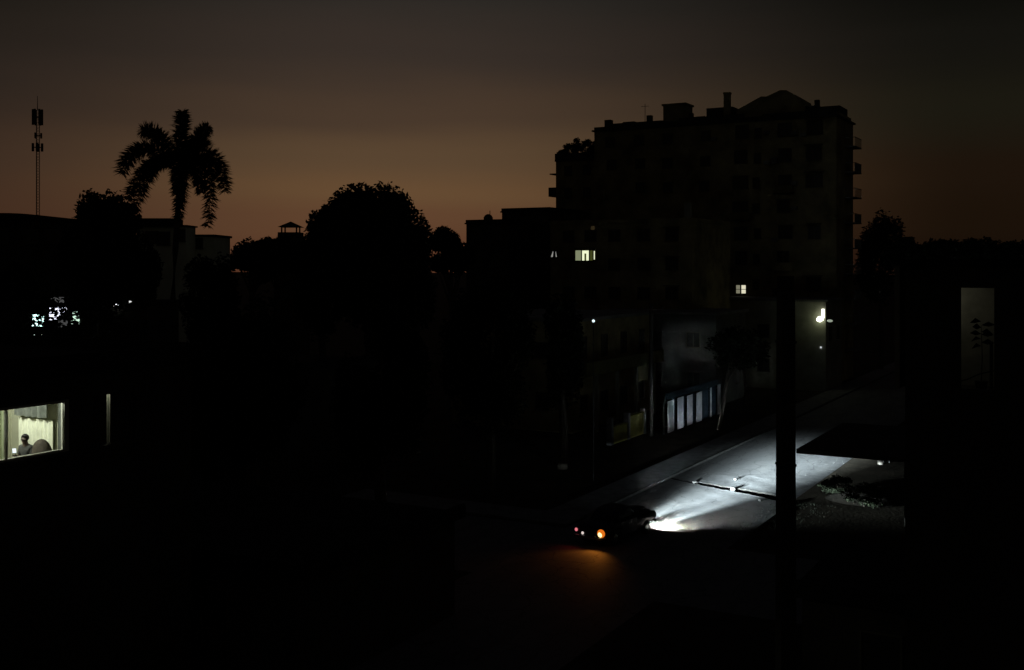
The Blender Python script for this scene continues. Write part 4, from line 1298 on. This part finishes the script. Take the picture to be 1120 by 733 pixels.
def car():
    paint = mat('car_paint', (.012, .014, .022), .45, .0, spec=.3, coat=.0)
    HEAD = math.atan2(.804, .595)
    t = thing('parked_car', 'dark rounded old sedan with glowing orange rear lamp and lit headlights', 'car', (4.96, 52.4, .006), HEAD)
    t.name = 'old_sedan'
    def loft(stations, n=20, ex=3.2, clip=None):
        m = MB(); vs = []; fs = []
        for x, w, zb, zt in stations:
            zc, hz = (zb + zt) / 2, (zt - zb) / 2
            for k in range(n):
                a = 2 * math.pi * k / n
                ca, sa = math.cos(a), math.sin(a)
                vs.append((x, w * math.copysign(abs(ca) ** (2 / ex), ca), zc + hz * math.copysign(abs(sa) ** (2 / ex), sa)))
        for i in range(len(stations) - 1):
            for k in range(n):
                q = (k + 1) % n
                fs.append((i * n + k, i * n + q, (i + 1) * n + q, (i + 1) * n + k))
        fs.append(tuple(range(n))[::-1]); fs.append(tuple(range((len(stations) - 1) * n, len(stations) * n)))
        return m.add(vs, fs)
    body = loft([(-2.42, .5, .5, .86), (-2.38, .66, .42, .94), (-2.2, .78, .34, 1.0), (-1.8, .84, .28, 1.06), (-1.0, .86, .24, 1.08), (0, .87, .22, 1.07),
                 (1.0, .86, .24, 1.07), (1.7, .83, .28, 1.07), (2.15, .79, .34, 1.05), (2.36, .72, .4, 1.0), (2.42, .6, .46, .92)], 28, 3.6)
    body.build('body', paint, t, True)
    loft([(.62, .5, .98, 1.13), (1.1, .48, .98, 1.18), (1.8, .42, .96, 1.17), (2.25, .34, .9, 1.12), (2.4, .2, .86, 1.0)], 18, 2.4).build('hood', paint, t, True)
    # fenders bulge over the wheels, the front ones running forward to the headlamps
    for x0, L in ((-1.45, [(-.75, .04, .6, .75), (-.5, .1, .6, .95), (0, .13, .66, 1.03), (.5, .1, .62, .97), (.8, .04, .62, .8)]),
                  (1.45, [(-.8, .04, .62, .85), (-.4, .1, .62, 1.0), (0, .13, .66, 1.05), (.5, .14, .58, 1.04), (.85, .14, .55, .98), (.97, .1, .62, .9)])):
        for y in (-1, 1):
            m = loft([(x0 + a, b, c, d_) for a, b, c, d_ in L], 14, 2.3)
            m.v = [(a, b + y * .76, c) for a, b, c in m.v]
            m.build('fender', paint, t, True)
    loft([(-1.42, .5, .98, 1.1), (-1.2, .62, 1.0, 1.36), (-.85, .68, 1.0, 1.53), (-.3, .7, 1.0, 1.6), (.25, .68, 1.0, 1.56), (.55, .64, 1.0, 1.38), (.85, .58, 1.0, 1.12)], 24, 2.7).build('roof', paint, t, True)
    wg = glass_dark
    for y in (-1, 1):
        m = MB()
        for x0, x1 in ((-.86, -.32), (-.26, .3)):
            m.add([(x0 - .04, y * .715, 1.1), (x1 + .04, y * .715, 1.1), (x1, y * .66, 1.4), (x0 + .08, y * .66, 1.4),
                   (x0 - .04, y * .69, 1.1), (x1 + .04, y * .69, 1.1), (x1, y * .63, 1.4), (x0 + .08, y * .63, 1.4)],
                  [(0, 1, 2, 3), (4, 7, 6, 5), (0, 4, 5, 1), (1, 5, 6, 2), (2, 6, 7, 3), (3, 7, 4, 0)])
        m.build('side_window', wg, t)
        for x0, x1 in ((-.9, -.3), (-.28, .5)):
            dm = MB(); dm.box(x0, x1, min(y * .862, y * .876), max(y * .862, y * .876), .36, 1.0)
            dr = dm.build('door', paint, t)
            MB().tube([(x0 + .1, y * .9, .88), (x0 + .25, y * .9, .88)], .012, 6).build('handle', chrome, dr)
    MB().add([(-1.33, -.42, 1.16), (-1.33, .42, 1.16), (-1.05, .36, 1.44), (-1.05, -.36, 1.44)], [(0, 1, 2, 3)]).build('rear_window', wg, t)
    MB().add([(.8, -.46, 1.17), (.8, .46, 1.17), (.53, .4, 1.43), (.53, -.4, 1.43)], [(0, 1, 2, 3)]).build('windshield', wg, t)
    for x in (-1.42, 1.45):
        for y in (-.76, .76):
            w = MB().tube([(x, y - .1, .33), (x, y - .08, .33), (x, y + .08, .33), (x, y + .1, .33)], [.26, .33, .33, .26], 24).build('wheel', rubber, t)
            sy = 1 if y > 0 else -1
            MB().tube([(x, y + sy * .1, .33), (x, y + sy * .12, .33)], [.19, .12], 18).build('hubcap', chrome, w)
    for x, nm in ((-2.52, 'rear_bumper'), (2.5, 'front_bumper')):
        m = MB(); sgn = -1 if x < 0 else 1
        m.tube([(x - sgn * .2, -.86, .5), (x - sgn * .02, -.7, .5), (x, 0, .5), (x - sgn * .02, .7, .5), (x - sgn * .2, .86, .5)], .06, 8)
        for yy in (-.4, .4): m.tube([(x, yy, .42), (x, yy, .62)], .04, 6)
        m.build(nm, mat('dull_chrome', (.12, .12, .12), .4, .8), t)
    MB().box(2.4, 2.46, -.4, .4, .55, .8).build('grille', chrome, t)
    # headlamps
    beams = [(-75, 0), (-60, .0008), (-34, .0015), (-26, .006), (-21, .008), (-17, .014), (-14, .06), (-11, .25), (-7, .7), (-2, 1), (2, .95), (5, .45), (8, .045), (14, .025), (20, .04), (28, .04), (40, .035), (52, .01), (60, 0)]
    for y in (-.66, .66):
        h = MB().tube([(2.2, y, .74), (2.44, y, .74), (2.47, y, .74)], [.13, .14, .12], 18).build('headlamp', paint, t)
        MB().ball((2.47, y, .74), .115, sx=.8, nu=16, nv=10).build('lens', emis('headlamp_glow', (1, .86, .5), 2.2), h, True)
        l = lamp('headlamp_beam', 'SPOT', (2.56, y, .72), 1600000, (.75, .91, 1.0), t, .05, spot_size=R(150), spot_blend=.15)
        l.rotation_euler = (R(90), 0, R(-90))
        beam_nodes(l.data, beams, .0009)
    for y, k, a in ((-.66, 2100, 20), (.66, 800, 8)):
        l = lamp('headlamp_spill', 'SPOT', (2.6, y, .74), k, (1, .97, .88), t, .06, spot_size=R(104), spot_blend=.9)
        l.rotation_euler = (R(46), 0, R(-90 - a))
    l = lamp('fence_fill_spot', 'SPOT', (2.58, .66, .76), 11000, (.8, .92, 1.0), t, .06, spot_size=R(15), spot_blend=.7)  # extra spot added to brighten the striped fence beside the main beam
    l.rotation_euler = (R(91.5), 0, R(-90 + 23.5))
    # rear lamps
    for y in (.68, -.68):
        h = MB().tube([(-2.3, y, .72), (-2.4, y, .72)], .11, 14).build('tail_lamp', metal_dark, t)
        if y > 0:
            MB().ball((-2.41, y, .74), .08, sx=.5).build('red_lens', emis('red_pink', (1, .25, .3), .8), h, True)
        else:
            MB().ball((-2.42, y, .74), .2, sx=.45, sz=.95, nu=18, nv=12).build('orange_lens_glare', emis('orange_glow', (1, .22, .015), .75), h, True)  # oversized dim lens stands in for the glare around the bulb
            MB().ball((-2.47, y + .02, .7), .12, sx=.5, nu=16, nv=10).build('bulb', emis('orange_core', (1, .78, .3), 2.5), h, True)
            MB().ball((-2.42, y - .03, .49), .075, sx=.5, sz=.55).build('red_lens', emis('red_pink_low', (1, .3, .22), .8), h, True)
    h = MB().box(-2.44, -2.38, .14, .5, .6, .72).build('number_plate', plaster_dark, t)
    MB().ball((-2.46, .3, .64), .07, sx=.5).build('plate_lamp', emis('plate_glow', (1, .85, .8), .75), h, True)
    l = lamp('blinker_light', 'SPOT', (-2.62, -.66, .78), 34, (1, .3, .03), t, .06, spot_size=R(120), spot_blend=.8)
    l.rotation_euler = (R(55), 0, R(90))
    l = lamp('tail_light', 'SPOT', (-2.62, .66, .76), 2, (1, .05, .03), t, .05, spot_size=R(150), spot_blend=.8)
    l.rotation_euler = (R(60), 0, R(90))
car()
